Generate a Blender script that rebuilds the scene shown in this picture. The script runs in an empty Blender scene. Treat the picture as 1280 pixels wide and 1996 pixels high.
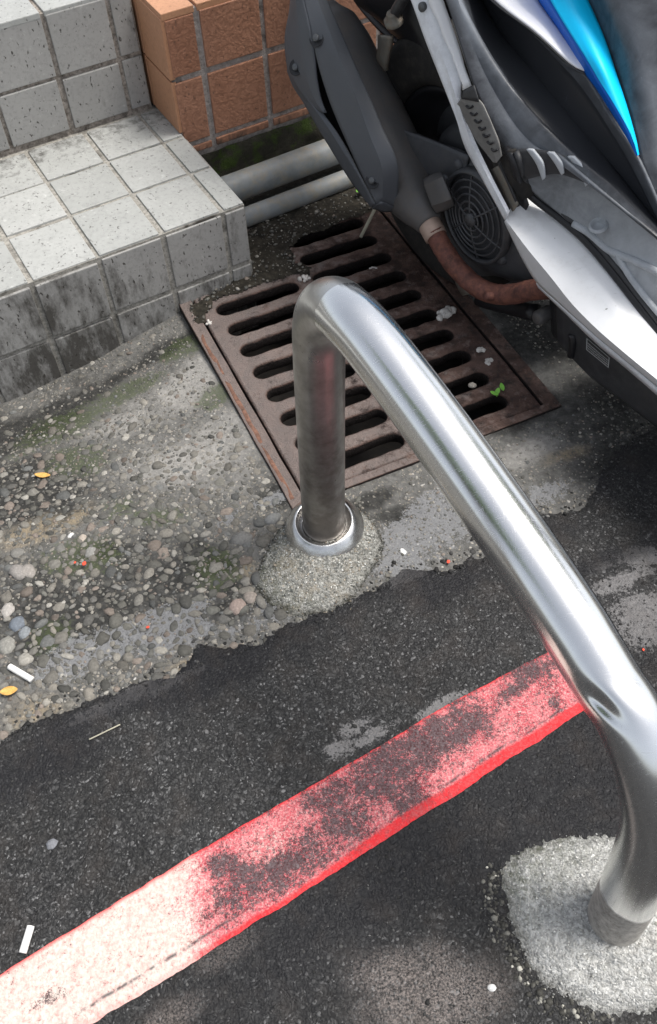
import bpy, bmesh, math, random
import numpy as np
from mathutils import Vector, Matrix, noise as mnoise
random.seed(7); RNG = np.random.default_rng(7)
SC = bpy.context.scene; COL = SC.collection
R = math.radians

# ------------------------------------------------------------ camera
IW, IH, FPX = 1280.0, 1996.0, 1800.0            # photo size and focal length in photo pixels
PIT, ROL, HC = R(53.3), R(-2.95), 1.1
FWD = np.array([0, math.cos(PIT), -math.sin(PIT)]); UPV = np.array([0, math.sin(PIT), math.cos(PIT)]); RTV = np.array([1., 0, 0])
CR = math.cos(ROL)*RTV + math.sin(ROL)*UPV; CU = -math.sin(ROL)*RTV + math.cos(ROL)*UPV
CP = np.array([0, 0, HC])
cam = bpy.data.cameras.new('camera'); camo = bpy.data.objects.new('camera', cam); COL.objects.link(camo)
m = Matrix.Identity(4)
for i in range(3): m[i][0], m[i][1], m[i][2], m[i][3] = CR[i], CU[i], -FWD[i], CP[i]
camo.matrix_world = m
cam.sensor_fit = 'VERTICAL'; cam.sensor_height = 36.0; cam.lens = 36.0*FPX/IH
cam.clip_start = .02; cam.clip_end = 500
SC.camera = camo

# ------------------------------------------------------------ sky, sun, exposure
SUN_EL, SUN_AZ = 66.0, 84.0                     # azimuth clockwise from +Y
w = bpy.data.worlds.new('World'); SC.world = w; w.use_nodes = True
nt = w.node_tree; nt.nodes.clear()
wo = nt.nodes.new('ShaderNodeOutputWorld'); bg = nt.nodes.new('ShaderNodeBackground'); sk = nt.nodes.new('ShaderNodeTexSky')
hs = nt.nodes.new('ShaderNodeHueSaturation'); hs.inputs['Saturation'].default_value = .38
sk.sky_type = 'NISHITA'; sk.sun_disc = False; sk.sun_elevation = R(SUN_EL); sk.sun_rotation = R(SUN_AZ)
sk.air_density = 1.0; sk.dust_density = 3.5; sk.ozone_density = 1.0
bg.inputs['Strength'].default_value = .12
nt.links.new(sk.outputs[0], hs.inputs['Color']); nt.links.new(hs.outputs[0], bg.inputs[0]); nt.links.new(bg.outputs[0], wo.inputs[0])
sl = bpy.data.lights.new('sun', 'SUN'); so = bpy.data.objects.new('sun', sl); COL.objects.link(so)
sl.energy = 2.0; sl.angle = R(22); sl.color = (1, .96, .9)
sd = Vector((math.sin(R(SUN_AZ))*math.cos(R(SUN_EL)), math.cos(R(SUN_AZ))*math.cos(R(SUN_EL)), math.sin(R(SUN_EL))))
so.rotation_euler = sd.to_track_quat('Z', 'Y').to_euler(); so.location = sd*10
SC.view_settings.view_transform = 'Standard'; SC.view_settings.look = 'None'
SC.view_settings.exposure = .80; SC.view_settings.gamma = 1

# ------------------------------------------------------------ survey helpers: measured image points -> metres in the place
def ray(x, y): return (x-IW/2)/FPX*CR - (y-IH/2)/FPX*CU + FWD
def G(x, y, z=0.0):
    d = ray(x, y); t = (HC-z)/(-d[2]); return CP + d*t
# frames: step (A along, B back), grate (ex, ey), scooter (D forward, N away)
SCn = np.array([-.113, 1.367, 0]); sa = R(27.8)
SA = np.array([math.cos(sa), math.sin(sa), 0]); SB = np.array([-math.sin(sa), math.cos(sa), 0])
GO = G(578, 985); ga = R(22.5)
EX = np.array([math.cos(ga), math.sin(ga), 0]); EY = np.array([-math.sin(ga), math.cos(ga), 0])
OO = np.array([.306, 1.081, 0]); oa = R(-58)
OD = np.array([math.cos(oa), math.sin(oa), 0]); ON = np.array([-math.sin(oa), math.cos(oa), 0])
def hitp(x, y, o, n):
    d = ray(x, y); t = ((o-CP)@n)/(d@n); return CP + d*t
def S(px, py, Y):                                 # point of the scooter at depth Y
    return hitp(px, py, OO+ON*Y, ON)
def SL(X, Y, Z): return OO + OD*X + ON*Y + np.array([0, 0, Z])

# ------------------------------------------------------------ numpy noise
def _h(i, j, s):
    n = (i*374761393 + j*668265263 + s*974634777) & 0xffffffff
    n = ((n ^ (n >> 13))*1274126177) & 0xffffffff
    return ((n ^ (n >> 16)) & 0xffff)/65535.0
def vn(x, y, s=0):
    xi = np.floor(x).astype(np.int64); yi = np.floor(y).astype(np.int64); fx = x-xi; fy = y-yi
    fx = fx*fx*(3-2*fx); fy = fy*fy*(3-2*fy)
    return (_h(xi, yi, s)*(1-fx)+_h(xi+1, yi, s)*fx)*(1-fy) + (_h(xi, yi+1, s)*(1-fx)+_h(xi+1, yi+1, s)*fx)*fy
def fbm(x, y, f, o=4, s=0):
    x = np.asarray(x, float); y = np.asarray(y, float); r = 0; a = 1; t = 0
    for k in range(o): r = r+a*(vn(x*f+17.3*k, y*f-9.1*k, s+k)-.5)*2; t += a; a *= .55; f *= 2.03
    return r/t
def sst(a, b, x):
    t = np.clip((x-a)/(b-a), 0, 1); return t*t*(3-2*t)
def blob(x, y, px, py, rx, ry, ang=0, wob=.35, fr=14, s=3):
    c = G(px, py); dx = x-c[0]; dy = y-c[1]; a = R(ang)
    u = (dx*math.cos(a)+dy*math.sin(a))/rx; v = (-dx*math.sin(a)+dy*math.cos(a))/ry
    d = np.sqrt(u*u+v*v)+wob*fbm(x, y, fr, 4, s); return 1-sst(.25, 1.2, d)

# ------------------------------------------------------------ object helpers
def tag(o, label=None, cat=None, group=None, kind=None):
    if label: o['label'] = label
    if cat: o['category'] = cat
    if group: o['group'] = group
    if kind: o['kind'] = kind
    return o
def empty(name, loc, label, cat, group=None):
    o = bpy.data.objects.new(name, None); COL.objects.link(o); o.location = loc; o.empty_display_size = .05
    bpy.context.view_layer.update()
    return tag(o, label, cat, group)
def link(name, me, mat=None, parent=None, smooth=True):
    if mat is not None:
        for mm in (mat if isinstance(mat, (list, tuple)) else [mat]): me.materials.append(mm)
    if smooth and len(me.polygons): me.polygons.foreach_set('use_smooth', [True]*len(me.polygons))
    o = bpy.data.objects.new(name, me); COL.objects.link(o)
    if parent is not None:
        o.parent = parent
        o.matrix_parent_inverse = Matrix.Translation(parent.location).inverted() if parent.type == 'EMPTY' else parent.matrix_world.inverted()
    return o
def mesh(name, V, F, mat=None, parent=None, smooth=True, mi=None):
    me = bpy.data.meshes.new(name); me.from_pydata([tuple(map(float, v)) for v in V], [], F); me.update()
    if mi is not None: me.polygons.foreach_set('material_index', mi)
    return link(name, me, mat, parent, smooth)
def bmobj(name, bm, mat=None, parent=None, smooth=False):
    me = bpy.data.meshes.new(name); bm.to_mesh(me); bm.free(); return link(name, me, mat, parent, smooth)
def attr(me, name, arr):
    a = me.attributes.new(name, 'FLOAT', 'POINT'); a.data.foreach_set('value', np.asarray(arr, np.float32).ravel())
def cattr(me, name, arr):
    a = me.attributes.new(name, 'FLOAT_COLOR', 'POINT'); a.data.foreach_set('color', np.asarray(arr, np.float32).ravel())
def bevel(o, wd=.002, seg=2, ang=35):
    b = o.modifiers.new('bevel', 'BEVEL'); b.width = wd; b.segments = seg; b.limit_method = 'ANGLE'; b.angle_limit = R(ang); return o
def cat_rom(P, n):
    P = [np.asarray(p, float) for p in P]; k = len(P)
    if k == 2: return [P[0]*(1-t)+P[1]*t for t in np.linspace(0, 1, n)]
    E = [2*P[0]-P[1]]+P+[2*P[-1]-P[-2]]; out = []
    for t in np.linspace(0, k-1, n):
        i = min(int(t), k-2); f = t-i; a, b, c, d = E[i], E[i+1], E[i+2], E[i+3]
        out.append(.5*((2*b)+(c-a)*f+(2*a-5*b+4*c-d)*f*f+(3*b-a-3*c+d)*f**3))
    return out
def arcn(P, n):                                  # resample by length after smoothing
    Q = np.array(cat_rom(P, 200)); L = np.r_[0, np.cumsum(np.linalg.norm(np.diff(Q, axis=0), axis=1))]
    t = np.linspace(0, L[-1], n); return np.array([np.interp(t, L, Q[:, i]) for i in range(Q.shape[1])]).T
def sweep(name, P, rad, mat=None, parent=None, seg=24, n=60, cap=True, fn=None):
    Q = arcn(P, n); rr = np.interp(np.linspace(0, 1, n), np.linspace(0, 1, len(rad)), rad) if hasattr(rad, '__len__') else [rad]*n
    V = []; T = np.gradient(Q, axis=0); T /= np.linalg.norm(T, axis=1)[:, None]
    up = np.array([0, 0, 1.]) if abs(T[0][2]) < .9 else np.array([1., 0, 0]); u = np.cross(T[0], up); u /= np.linalg.norm(u)
    for i in range(n):
        u = u-T[i]*(u@T[i]); u /= np.linalg.norm(u); v = np.cross(T[i], u)
        for k in range(seg):
            a = 2*math.pi*k/seg; d = u*math.cos(a)+v*math.sin(a); r = rr[i]
            p = Q[i]+d*r
            if fn is not None: p = fn(p, d, i/(n-1), Q[i])
            V.append(p)
    F = [(i*seg+k, i*seg+(k+1) % seg, (i+1)*seg+(k+1) % seg, (i+1)*seg+k) for i in range(n-1) for k in range(seg)]
    if cap: F += [tuple(range(seg))[::-1], tuple((n-1)*seg+k for k in range(seg))]
    return mesh(name, V, F, mat, parent)
def loft(name, lines, mat, parent, n=28, m_=4, thick=.003, sharp=True, fn=None):
    L = [arcn(l, n) for l in lines]; rows = []
    if sharp:
        for a, b in zip(L[:-1], L[1:]):
            for t in np.linspace(0, 1, m_, endpoint=False): rows.append(a*(1-t)+b*t)
        rows.append(L[-1])
    else:
        nr = (len(L)-1)*m_+1; cols = [cat_rom([l[i] for l in L], nr) for i in range(n)]
        rows = [np.array([cols[i][j] for i in range(n)]) for j in range(nr)]
    V = [p for r in rows for p in r]; nr = len(rows)
    if fn: V = [fn(p, (k % n)/(n-1), (k//n)/(nr-1)) for k, p in enumerate(V)]
    F = [(j*n+i, j*n+i+1, (j+1)*n+i+1, (j+1)*n+i) for j in range(nr-1) for i in range(n-1)]
    o = mesh(name, V, F, mat, parent)
    o.data.update()
    s = o.modifiers.new('thickness', 'SOLIDIFY'); s.thickness = thick; s.offset = 0
    if sharp:
        try: o.data.set_sharp_from_angle(angle=R(28))
        except Exception: pass
    return o
def spts(l):                                     # panels run on past the frame so the machine does not end at its edge
    P = [S(*p) for p in l]
    if l[-1][0] >= 1320 and l[-1][1] >= 480: d = P[-1]-P[-2]; d[2] *= .6; d /= np.linalg.norm(d); P = P+[P[-1]+d*.16, P[-1]+d*.34]
    if l[0][1] == -60: d = P[0]-P[1]; d /= np.linalg.norm(d); P = [P[0]+d*.22]+P
    return P
def lathe(name, prof, c, axis, mat, parent=None, seg=48, fn=None):
    axis = np.asarray(axis, float)/np.linalg.norm(axis); t = np.array([1., 0, 0]) if abs(axis[0]) < .8 else np.array([0, 1., 0])
    u = np.cross(axis, t); u /= np.linalg.norm(u); v = np.cross(axis, u); V = []
    for (r, z) in prof:
        for k in range(seg):
            a = 2*math.pi*k/seg; V.append(np.asarray(c)+axis*z+(u*math.cos(a)+v*math.sin(a))*r)
    F = [(i*seg+k, i*seg+(k+1) % seg, (i+1)*seg+(k+1) % seg, (i+1)*seg+k) for i in range(len(prof)-1) for k in range(seg)]
    return mesh(name, V, F, mat, parent)
def boxm(bm, o, a, b, c, la, lb, lc, mi=0, bev=0):   # box from corner o with axis vectors and lengths
    vs = [bm.verts.new(Vector(o+a*la*i+b*lb*j+c*lc*k)) for i in (0, 1) for j in (0, 1) for k in (0, 1)]
    fs = [(0, 1, 3, 2), (4, 6, 7, 5), (0, 4, 5, 1), (2, 3, 7, 6), (0, 2, 6, 4), (1, 5, 7, 3)]
    ff = [bm.faces.new([vs[q] for q in f]) for f in fs]
    for f in ff: f.material_index = mi
    if bev: 
        es = list({e for f in ff for e in f.edges}); bmesh.ops.bevel(bm, geom=es, offset=bev, segments=2, affect='EDGES', profile=.6)

# ------------------------------------------------------------ material helpers
class NT:
    def __init__(s, name):
        s.m = bpy.data.materials.new(name); s.m.use_nodes = True; s.t = s.m.node_tree; s.t.nodes.clear()
        s.o = s.N('ShaderNodeOutputMaterial'); s.b = s.N('ShaderNodeBsdfPrincipled'); s.t.links.new(s.b.outputs[0], s.o.inputs[0])
        s.tc = s.N('ShaderNodeTexCoord').outputs['Object']
    def N(s, ty, **k):
        n = s.t.nodes.new(ty)
        for a, v in k.items(): setattr(n, a, v)
        return n
    def put(s, inp, v):
        if v is None: return
        if hasattr(v, 'is_linked') or isinstance(v, bpy.types.NodeSocket): s.t.links.new(v, inp)
        elif isinstance(v, (tuple, list)) and len(v) == 3 and inp.type == 'RGBA': inp.default_value = (*v, 1)
        else: inp.default_value = v
    def map(s, sc=(1, 1, 1), rot=(0, 0, 0), src=None):
        n = s.N('ShaderNodeMapping'); s.put(n.inputs[0], src or s.tc); n.inputs['Scale'].default_value = sc; n.inputs['Rotation'].default_value = rot; return n.outputs[0]
    def noise(s, sc, det=4, rough=.55, vec=None, dist=0, col=False):
        n = s.N('ShaderNodeTexNoise'); s.put(n.inputs['Vector'], vec or s.tc); n.inputs['Scale'].default_value = sc; n.inputs['Detail'].default_value = det
        n.inputs['Roughness'].default_value = rough; n.inputs['Distortion'].default_value = dist; return n.outputs['Color' if col else 'Fac']
    def vor(s, sc, feat='F1', vec=None, out='Distance', rnd=1):
        n = s.N('ShaderNodeTexVoronoi', feature=feat); s.put(n.inputs['Vector'], vec or s.tc); n.inputs['Scale'].default_value = sc; n.inputs['Randomness'].default_value = rnd
        return n.outputs[out]
    def ramp(s, f, st, interp='LINEAR'):
        n = s.N('ShaderNodeValToRGB'); n.color_ramp.interpolation = interp; e = n.color_ramp.elements
        while len(e) < len(st): e.new(.5)
        for k, (p, c) in enumerate(st): e[k].position = p; e[k].color = (*c, 1) if isinstance(c, (tuple, list)) else (c, c, c, 1)
        s.put(n.inputs[0], f); return n.outputs[0]
    def mix(s, f, a, b, mode='MIX'):
        n = s.N('ShaderNodeMix', data_type='RGBA', blend_type=mode); s.put(n.inputs[0], f); s.put(n.inputs[6], a); s.put(n.inputs[7], b); return n.outputs[2]
    def mth(s, op, a, b=None, c=None, clamp=False):
        n = s.N('ShaderNodeMath', operation=op, use_clamp=clamp); s.put(n.inputs[0], a); s.put(n.inputs[1], b)
        if c is not None: s.put(n.inputs[2], c)
        return n.outputs[0]
    def at(s, name, out='Fac'):
        n = s.N('ShaderNodeAttribute', attribute_name=name); return n.outputs[out]
    def bump(s, h, st=.5, d=.002, prev=None):
        n = s.N('ShaderNodeBump'); n.inputs['Strength'].default_value = st; n.inputs['Distance'].default_value = d; s.put(n.inputs['Height'], h)
        if prev is not None: s.put(n.inputs['Normal'], prev)
        return n.outputs[0]
    def fin(s, col=None, rough=None, metal=None, nrm=None, spec=None, **k):
        s.put(s.b.inputs['Base Color'], col); s.put(s.b.inputs['Roughness'], rough); s.put(s.b.inputs['Metallic'], metal); s.put(s.b.inputs['Normal'], nrm)
        s.put(s.b.inputs['Specular IOR Level'], spec)
        for a, v in k.items(): s.put(s.b.inputs[a], v)
        return s.m

def asphalt_nodes(s, wet=None):
    """aggregate set in dark binder: returns colour, height"""
    warp = s.mix(.012, s.tc, s.noise(60, 3, col=True))
    c1 = s.vor(290, vec=warp, out='Color'); d1 = s.vor(290, vec=warp)
    sep = s.N('ShaderNodeSeparateColor'); s.put(sep.inputs[0], c1)
    stone = s.ramp(sep.outputs[0], [(0, .013), (.5, .025), (.8, .043), (.95, .070), (1, .15)])
    d2 = s.vor(430, vec=warp); c2 = s.vor(430, vec=warp, out='Color'); sp2 = s.N('ShaderNodeSeparateColor'); s.put(sp2.inputs[0], c2)
    fine = s.ramp(sp2.outputs[1], [(0, .012), (.7, .028), (.92, .058), (1, .18)])
    col = s.mix(s.ramp(sep.outputs[2], [(.35, 0), (.45, 1)]), stone, fine)
    col = s.mix(s.ramp(d1, [(.5, 0), (.75, .75)]), col, (.007, .007, .008))
    big = s.noise(7, 5, .6)
    col = s.mix(1, col, s.ramp(big, [(.3, .72), (.7, 1.3)]), 'MULTIPLY')
    h = s.mth('ADD', s.mth('MULTIPLY', s.mth('SUBTRACT', 1, d1), .8), s.mth('MULTIPLY', s.mth('SUBTRACT', 1, d2), .35))
    h = s.mth('ADD', h, s.mth('MULTIPLY', s.noise(500, 3), .3))
    return col, h

def mat_asphalt():
    s = NT('asphalt'); col, h = asphalt_nodes(s)
    n1 = s.noise(140, 4, .7)
    # thin cement smears, and sunlit patches painted into the road colour
    sm = s.mth('ADD', s.at('smear'), s.mth('MULTIPLY', s.mth('SUBTRACT', n1, .5), 3.2)); sm = s.mth('ADD', sm, s.mth('MULTIPLY', s.mth('SUBTRACT', s.noise(420, 3, .7), .5), 1.5)); smf = s.ramp(sm, [(.42, 0), (.75, .9)])
    cem = s.mix(s.noise(260, 3), (.10, .10, .105), (.26, .25, .245))
    col = s.mix(s.mth('MULTIPLY', smf, s.ramp(s.at('smear'), [(.05, 0), (.35, .9)])), col, cem)
    dust_sun = s.mth('MULTIPLY', s.at('dust_sun'), s.ramp(s.noise(420, 4, .8), [(.42, .0), (.62, 1)]))
    col = s.mix(dust_sun, col, (.22, .19, .175))
    col = s.mix(s.mth('MULTIPLY', s.at('tar'), .8), col, (.008, .008, .010))
    br = s.mth('MULTIPLY', s.ramp(s.noise(22, 4), [(.5, 0), (.75, .35)]), 1)
    col = s.mix(br, col, (.045, .036, .030))
    nrm = s.bump(h, .9, .0022)
    return s.fin(col, s.ramp(n1, [(.3, .55), (.7, .85)]), 0, nrm, .35)

def mat_line():
    s = NT('red_road_paint'); acol, h = asphalt_nodes(s)
    n1 = s.noise(190, 5, .75); n2 = s.noise(420, 3, .7); n3 = s.noise(36, 5, .65); T = s.at('across')
    red = s.mix(s.ramp(n3, [(.35, 0), (.65, 1)]), (.44, .055, .075), (.58, .15, .165))
    red = s.mix(s.ramp(n2, [(.45, 0), (.68, .85)]), red, (.70, .40, .38))
    edge = s.mth('MULTIPLY', s.ramp(s.mth('ADD', T, s.mth('MULTIPLY', s.at('fresh'), .075)), [(.925, 0), (.96, 1)]), s.mth('SUBTRACT', 1, s.mth('MULTIPLY', s.at('pale'), .75))); edge0 = s.ramp(T, [(.0, 1), (.05, 0)])
    pale = s.mix(s.ramp(n1, [(.42, 0), (.62, 1)]), (.62, .545, .49), (.60, .37, .33))
    red = s.mix(s.ramp(s.mth('ADD', s.at('pale'), s.mth('MULTIPLY', s.mth('SUBTRACT', s.noise(300, 5, .8), .5), 2.6)), [(.3, 0), (.75, 1)]), red, pale)
    hot = s.mth('MULTIPLY', s.mth('MAXIMUM', edge, edge0), s.ramp(n1, [(.3, 1), (.75, .6)]))
    red = s.mix(hot, red, (.64, .012, .018))
    wv = s.mth('ADD', s.at('wear'), s.mth('MULTIPLY', s.mth('SUBTRACT', n1, .5), 2.2)); wv = s.mth('ADD', wv, s.mth('MULTIPLY', s.mth('SUBTRACT', s.noise(620, 5, .85), .5), 3.2)); wv = s.mth('ADD', wv, s.mth('MULTIPLY', s.mth('SUBTRACT', s.noise(70, 4, .7), .5), 1.4)); wf = s.ramp(wv, [(.42, 0), (.72, .92)])
    wf = s.mth('MULTIPLY', wf, s.mth('SUBTRACT', 1, s.mth('MULTIPLY', edge, .55)))
    groove = s.mth('MULTIPLY', s.ramp(T, [(.80, 0), (.825, 1), (.835, 1), (.86, 0)]), s.ramp(s.noise(60, 4, .7, vec=s.map((1, 1, 1))), [(.42, 0), (.55, .85)]))
    wf = s.mth('MAXIMUM', wf, groove)
    grim = s.mix(s.ramp(n2, [(.4, 0), (.7, 1)]), acol, (.085, .08, .09))
    col = s.mix(wf, red, grim)
    nrm = s.bump(s.mth('ADD', h, s.mth('MULTIPLY', s.mth('SUBTRACT', 1, wf), .3)), .55, .0016)
    return s.fin(col, .72, 0, nrm, .3)

def mat_concrete():
    s = NT('old_concrete')
    n1 = s.noise(95, 6, .7); n2 = s.noise(14, 5, .6); n3 = s.noise(380, 4, .7)
    c = s.mix(n2, (.060, .059, .056), (.140, .138, .130))
    c = s.mix(s.ramp(n1, [(.4, 0), (.7, .7)]), c, (.215, .21, .198))
    # small grit
    warp = s.mix(.02, s.tc, s.noise(40, 3, col=True)); v = s.vor(190, vec=warp); vc = s.vor(190, vec=warp, out='Color'); sp = s.N('ShaderNodeSeparateColor'); s.put(sp.inputs[0], vc)
    grit = s.mth('MULTIPLY', s.ramp(v, [(.28, 1), (.42, 0)]), s.ramp(sp.outputs[0], [(.45, 0), (.5, 1)]))
    gcol = s.ramp(sp.outputs[1], [(0, (.09, .085, .075)), (.5, (.26, .24, .20)), (.85, (.34, .30, .25)), (1, (.50, .49, .46))])
    c = s.mix(s.mth('MULTIPLY', grit, s.at('gritty')), c, gcol)
    c = s.mix(s.mth('MULTIPLY', s.at('lite'), s.ramp(n1, [(.3, .35), (.65, 1)])), c, (.32, .31, .29))
    dk = s.mth('MULTIPLY', s.at('dark'), s.ramp(n1, [(.25, 1), (.8, .55)])); c = s.mix(dk, c, (.018, .018, .017))
    ms = s.mth('ADD', s.at('moss'), s.mth('MULTIPLY', s.mth('SUBTRACT', n1, .5), 3.4)); mf = s.mth('MULTIPLY', s.ramp(ms, [(.40, 0), (1.2, .62)]), s.ramp(s.at('moss'), [(.03, 0), (.2, 1)]))
    c = s.mix(mf, c, s.mix(n3, (.022, .034, .012), (.075, .098, .030)))
    sm = s.mth('ADD', s.at('smear'), s.mth('MULTIPLY', s.mth('SUBTRACT', n1, .5), 3.2)); sm = s.mth('ADD', sm, s.mth('MULTIPLY', s.mth('SUBTRACT', n3, .5), 1.2)); smf = s.mth('MULTIPLY', s.ramp(sm, [(.45, 0), (.75, .9)]), s.ramp(s.at('smear'), [(.05, 0), (.3, .95)]))
    c = s.mix(smf, c, s.mix(n3, (.10, .10, .105), (.30, .305, .31)))
    bn = s.mth('MULTIPLY', s.at('tan'), s.ramp(n1, [(.35, .1), (.6, .9)])); c = s.mix(bn, c, (.27, .22, .15))
    nrm = s.bump(s.mth('ADD', s.mth('MULTIPLY', s.mth('SUBTRACT', 1, v), .5), s.mth('ADD', s.mth('MULTIPLY', n1, 1.2), s.mth('MULTIPLY', n3, .5))), .8, .0025)
    return s.fin(c, .9, 0, nrm, .25)

def mat_stones(name='pebbles'):
    s = NT(name); c = s.at('Col', 'Color'); n = s.noise(260, 4, .7)
    c = s.mix(1, c, s.ramp(n, [(.25, .62), (.75, 1.3)]), 'MULTIPLY')
    return s.fin(c, .75, 0, s.bump(n, .4, .0008), .3)

def mat_mortar(name, a, b, stain, moss=0.0):
    s = NT(name); v = s.vor(330); vc = s.vor(330, out='Color'); sp = s.N('ShaderNodeSeparateColor'); s.put(sp.inputs[0], vc)
    n1 = s.noise(30, 5, .65); n2 = s.noise(420, 4, .75)
    c = s.mix(s.ramp(sp.outputs[0], [(.15, 0), (.9, 1)]), a, b)
    c = s.mix(s.ramp(n2, [(.58, 0), (.75, .7)]), c, tuple(min(1, x*1.5) for x in b))
    c = s.mix(s.ramp(n2, [(.30, .75), (.42, 0)]), c, tuple(x*.3 for x in a))
    c = s.mix(s.mth('MULTIPLY', s.ramp(n1, [(.5, 0), (.7, .6)]), s.at('stain')), c, stain)
    c = s.mix(s.mth('MULTIPLY', s.at('mossy'), s.ramp(s.noise(120, 4, .7), [(.38, 0), (.62, .85)])), c, (.06, .075, .03))
    c = s.mix(s.mth('MULTIPLY', s.at('rim'), s.ramp(s.noise(160, 4, .7), [(.35, .25), (.6, 1)])), c, (.035, .034, .026))
    h = s.mth('ADD', s.mth('SUBTRACT', 1, v), s.mth('MULTIPLY', n2, 1.3))
    return s.fin(c, .9, 0, s.bump(h, 1, .003), .2)

def mat_tile(name, a, b, pit, hammered=False, rough=.45):
    s = NT(name); n1 = s.noise(18, 5, .6); n2 = s.noise(150, 4, .65); rnd = s.at('tone')
    c = s.mix(s.mth('ADD', s.mth('MULTIPLY', n1, .6), s.mth('MULTIPLY', rnd, .4)), a, b)
    c = s.mix(s.ramp(n2, [(.3, .35), (.5, 0)]), c, tuple(x*.6 for x in a))
    pn = s.noise(190, 2, .5, vec=s.map((1, 1, .55), (0, 0, .5))); pf = s.ramp(pn, [(.655, 0), (.70, 1)])
    c = s.mix(s.mth('MULTIPLY', pf, pit), c, (.05, .045, .04))
    gr = s.mth('ADD', s.at('grime'), s.mth('MULTIPLY', s.mth('SUBTRACT', s.noise(46, 6, .72, vec=s.map((1, 1, .4))), .5), 1.6))
    gf = s.mth('MULTIPLY', s.ramp(gr, [(.42, 0), (.8, .88)]), s.ramp(s.at('grime'), [(.02, 0), (.25, 1)]))
    c = s.mix(gf, c, s.mix(s.noise(200, 3), (.016, .014, .012), (.07, .064, .055)))
    wh = s.ramp(s.noise(75, 5, .7), [(.62, 0), (.72, .35)]); c = s.mix(wh, c, tuple(min(.8, x*1.5+.05) for x in b))
    if hammered:
        hm = s.vor(165, 'SMOOTH_F1', vec=s.mix(.03, s.tc, s.noise(45, 3, col=True))); nrm = s.bump(s.mth('ADD', s.mth('MULTIPLY', hm, 1.0), s.mth('MULTIPLY', n2, .5)), .42, .0019)
        c = s.mix(s.ramp(hm, [(.3, 0), (.65, .32)]), c, tuple(x*.45 for x in a))
    else: nrm = s.bump(s.mth('SUBTRACT', s.mth('MULTIPLY', s.noise(420, 3), .3), s.mth('MULTIPLY', pf, 1)), .6, .001)
    return s.fin(c, rough, 0, nrm, .4)

def mat_grout(name, a, b):
    s = NT(name); n = s.noise(130, 6, .75); n2 = s.noise(22, 4, .6)
    c = s.mix(s.ramp(n, [(.3, 0), (.65, 1)]), a, b); c = s.mix(s.ramp(n2, [(.55, 0), (.68, .8)]), c, (.035, .03, .025))
    return s.fin(c, .95, 0, s.bump(n, .9, .002), .1)

def mat_rust(name='rusted_iron', dusty=.6):
    s = NT(name); n1 = s.noise(70, 6, .7); n2 = s.noise(16, 4, .6); n3 = s.noise(320, 3, .7); nm = s.N('ShaderNodeNewGeometry').outputs['Normal']
    c = s.mix(s.ramp(n1, [(.3, 0), (.7, 1)]), (.020, .013, .012), (.105, .056, .042))
    c = s.mix(s.ramp(n2, [(.42, 0), (.62, .75)]), c, (.165, .105, .085)); c = s.mix(s.ramp(s.noise(38, 6, .75), [(.50, 0), (.62, .8)]), c, (.030, .022, .020))
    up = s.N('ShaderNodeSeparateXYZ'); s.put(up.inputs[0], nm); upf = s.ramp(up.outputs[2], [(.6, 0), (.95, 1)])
    ds = s.mth('MULTIPLY', s.mth('MULTIPLY', s.ramp(s.mth('ADD', n1, s.mth('MULTIPLY', s.at('dust_sun'), .35)), [(.55, 0), (.75, 1)]), upf), dusty)
    c = s.mix(ds, c, (.25, .215, .20)); c = s.mix(s.ramp(up.outputs[2], [(.2, 1), (.6, 0)]), c, (.012, .008, .007))  # faces not turned upward painted near black, as shade inside the slots
    c = s.mix(s.ramp(n3, [(.68, 0), (.75, .6)]), c, (.40, .36, .33))
    return s.fin(c, s.ramp(n1, [(.3, .55), (.7, .85)]), .15, s.bump(s.mth('ADD', s.mth('MULTIPLY', n1, 1.4), s.mth('MULTIPLY', n3, .6)), 1, .0045), .35)

def mat_plain(name, c, rough=.5, metal=0, var=.15, sc=30, bump=.15, spec=.5, dirt=None, dirtamt=.4, coat=0, fine=400):
    s = NT(name); n = s.noise(sc, 5, .6); f = s.noise(fine, 3, .6)
    col = s.mix(1, c, s.ramp(n, [(.25, 1-var), (.75, 1+var)]), 'MULTIPLY')
    if dirt: col = s.mix(s.ramp(s.noise(sc*1.7, 6, .75), [(.45, 0), (.75, dirtamt)]), col, dirt)
    return s.fin(col, s.ramp(n, [(.2, max(.03, rough-.1)), (.8, min(1, rough+.1))]), metal, s.bump(f, bump, .0006), spec, **({'Coat Weight': coat, 'Coat Roughness': .06} if coat else {}))

def mat_scuffed(name, dark, lite, amt, rough=.5, sc=22):
    s = NT(name); n = s.noise(sc, 6, .7, dist=.6); st = s.noise(26, 6, .8, vec=s.map((1, 2.2, 1), (.3, .5, .9)), dist=1.2); f = s.noise(420, 3, .7)
    k = s.mth('ADD', s.at('scuff'), s.mth('MULTIPLY', s.mth('SUBTRACT', n, .5), .55)); k = s.mth('ADD', k, s.mth('MULTIPLY', s.mth('SUBTRACT', st, .5), .25))
    c = s.mix(s.mth('MULTIPLY', s.ramp(k, [(.25, 0), (.95, 1)]), amt), dark, lite)
    c = s.mix(s.mth('MULTIPLY', s.ramp(st, [(.66, 0), (.70, .6)]), s.at('scuff')), c, tuple(min(.8, x*1.7) for x in lite))
    return s.fin(c, s.ramp(k, [(.2, rough-.12), (.9, rough+.15)]), 0, s.bump(f, .2, .0006), .5)

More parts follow.
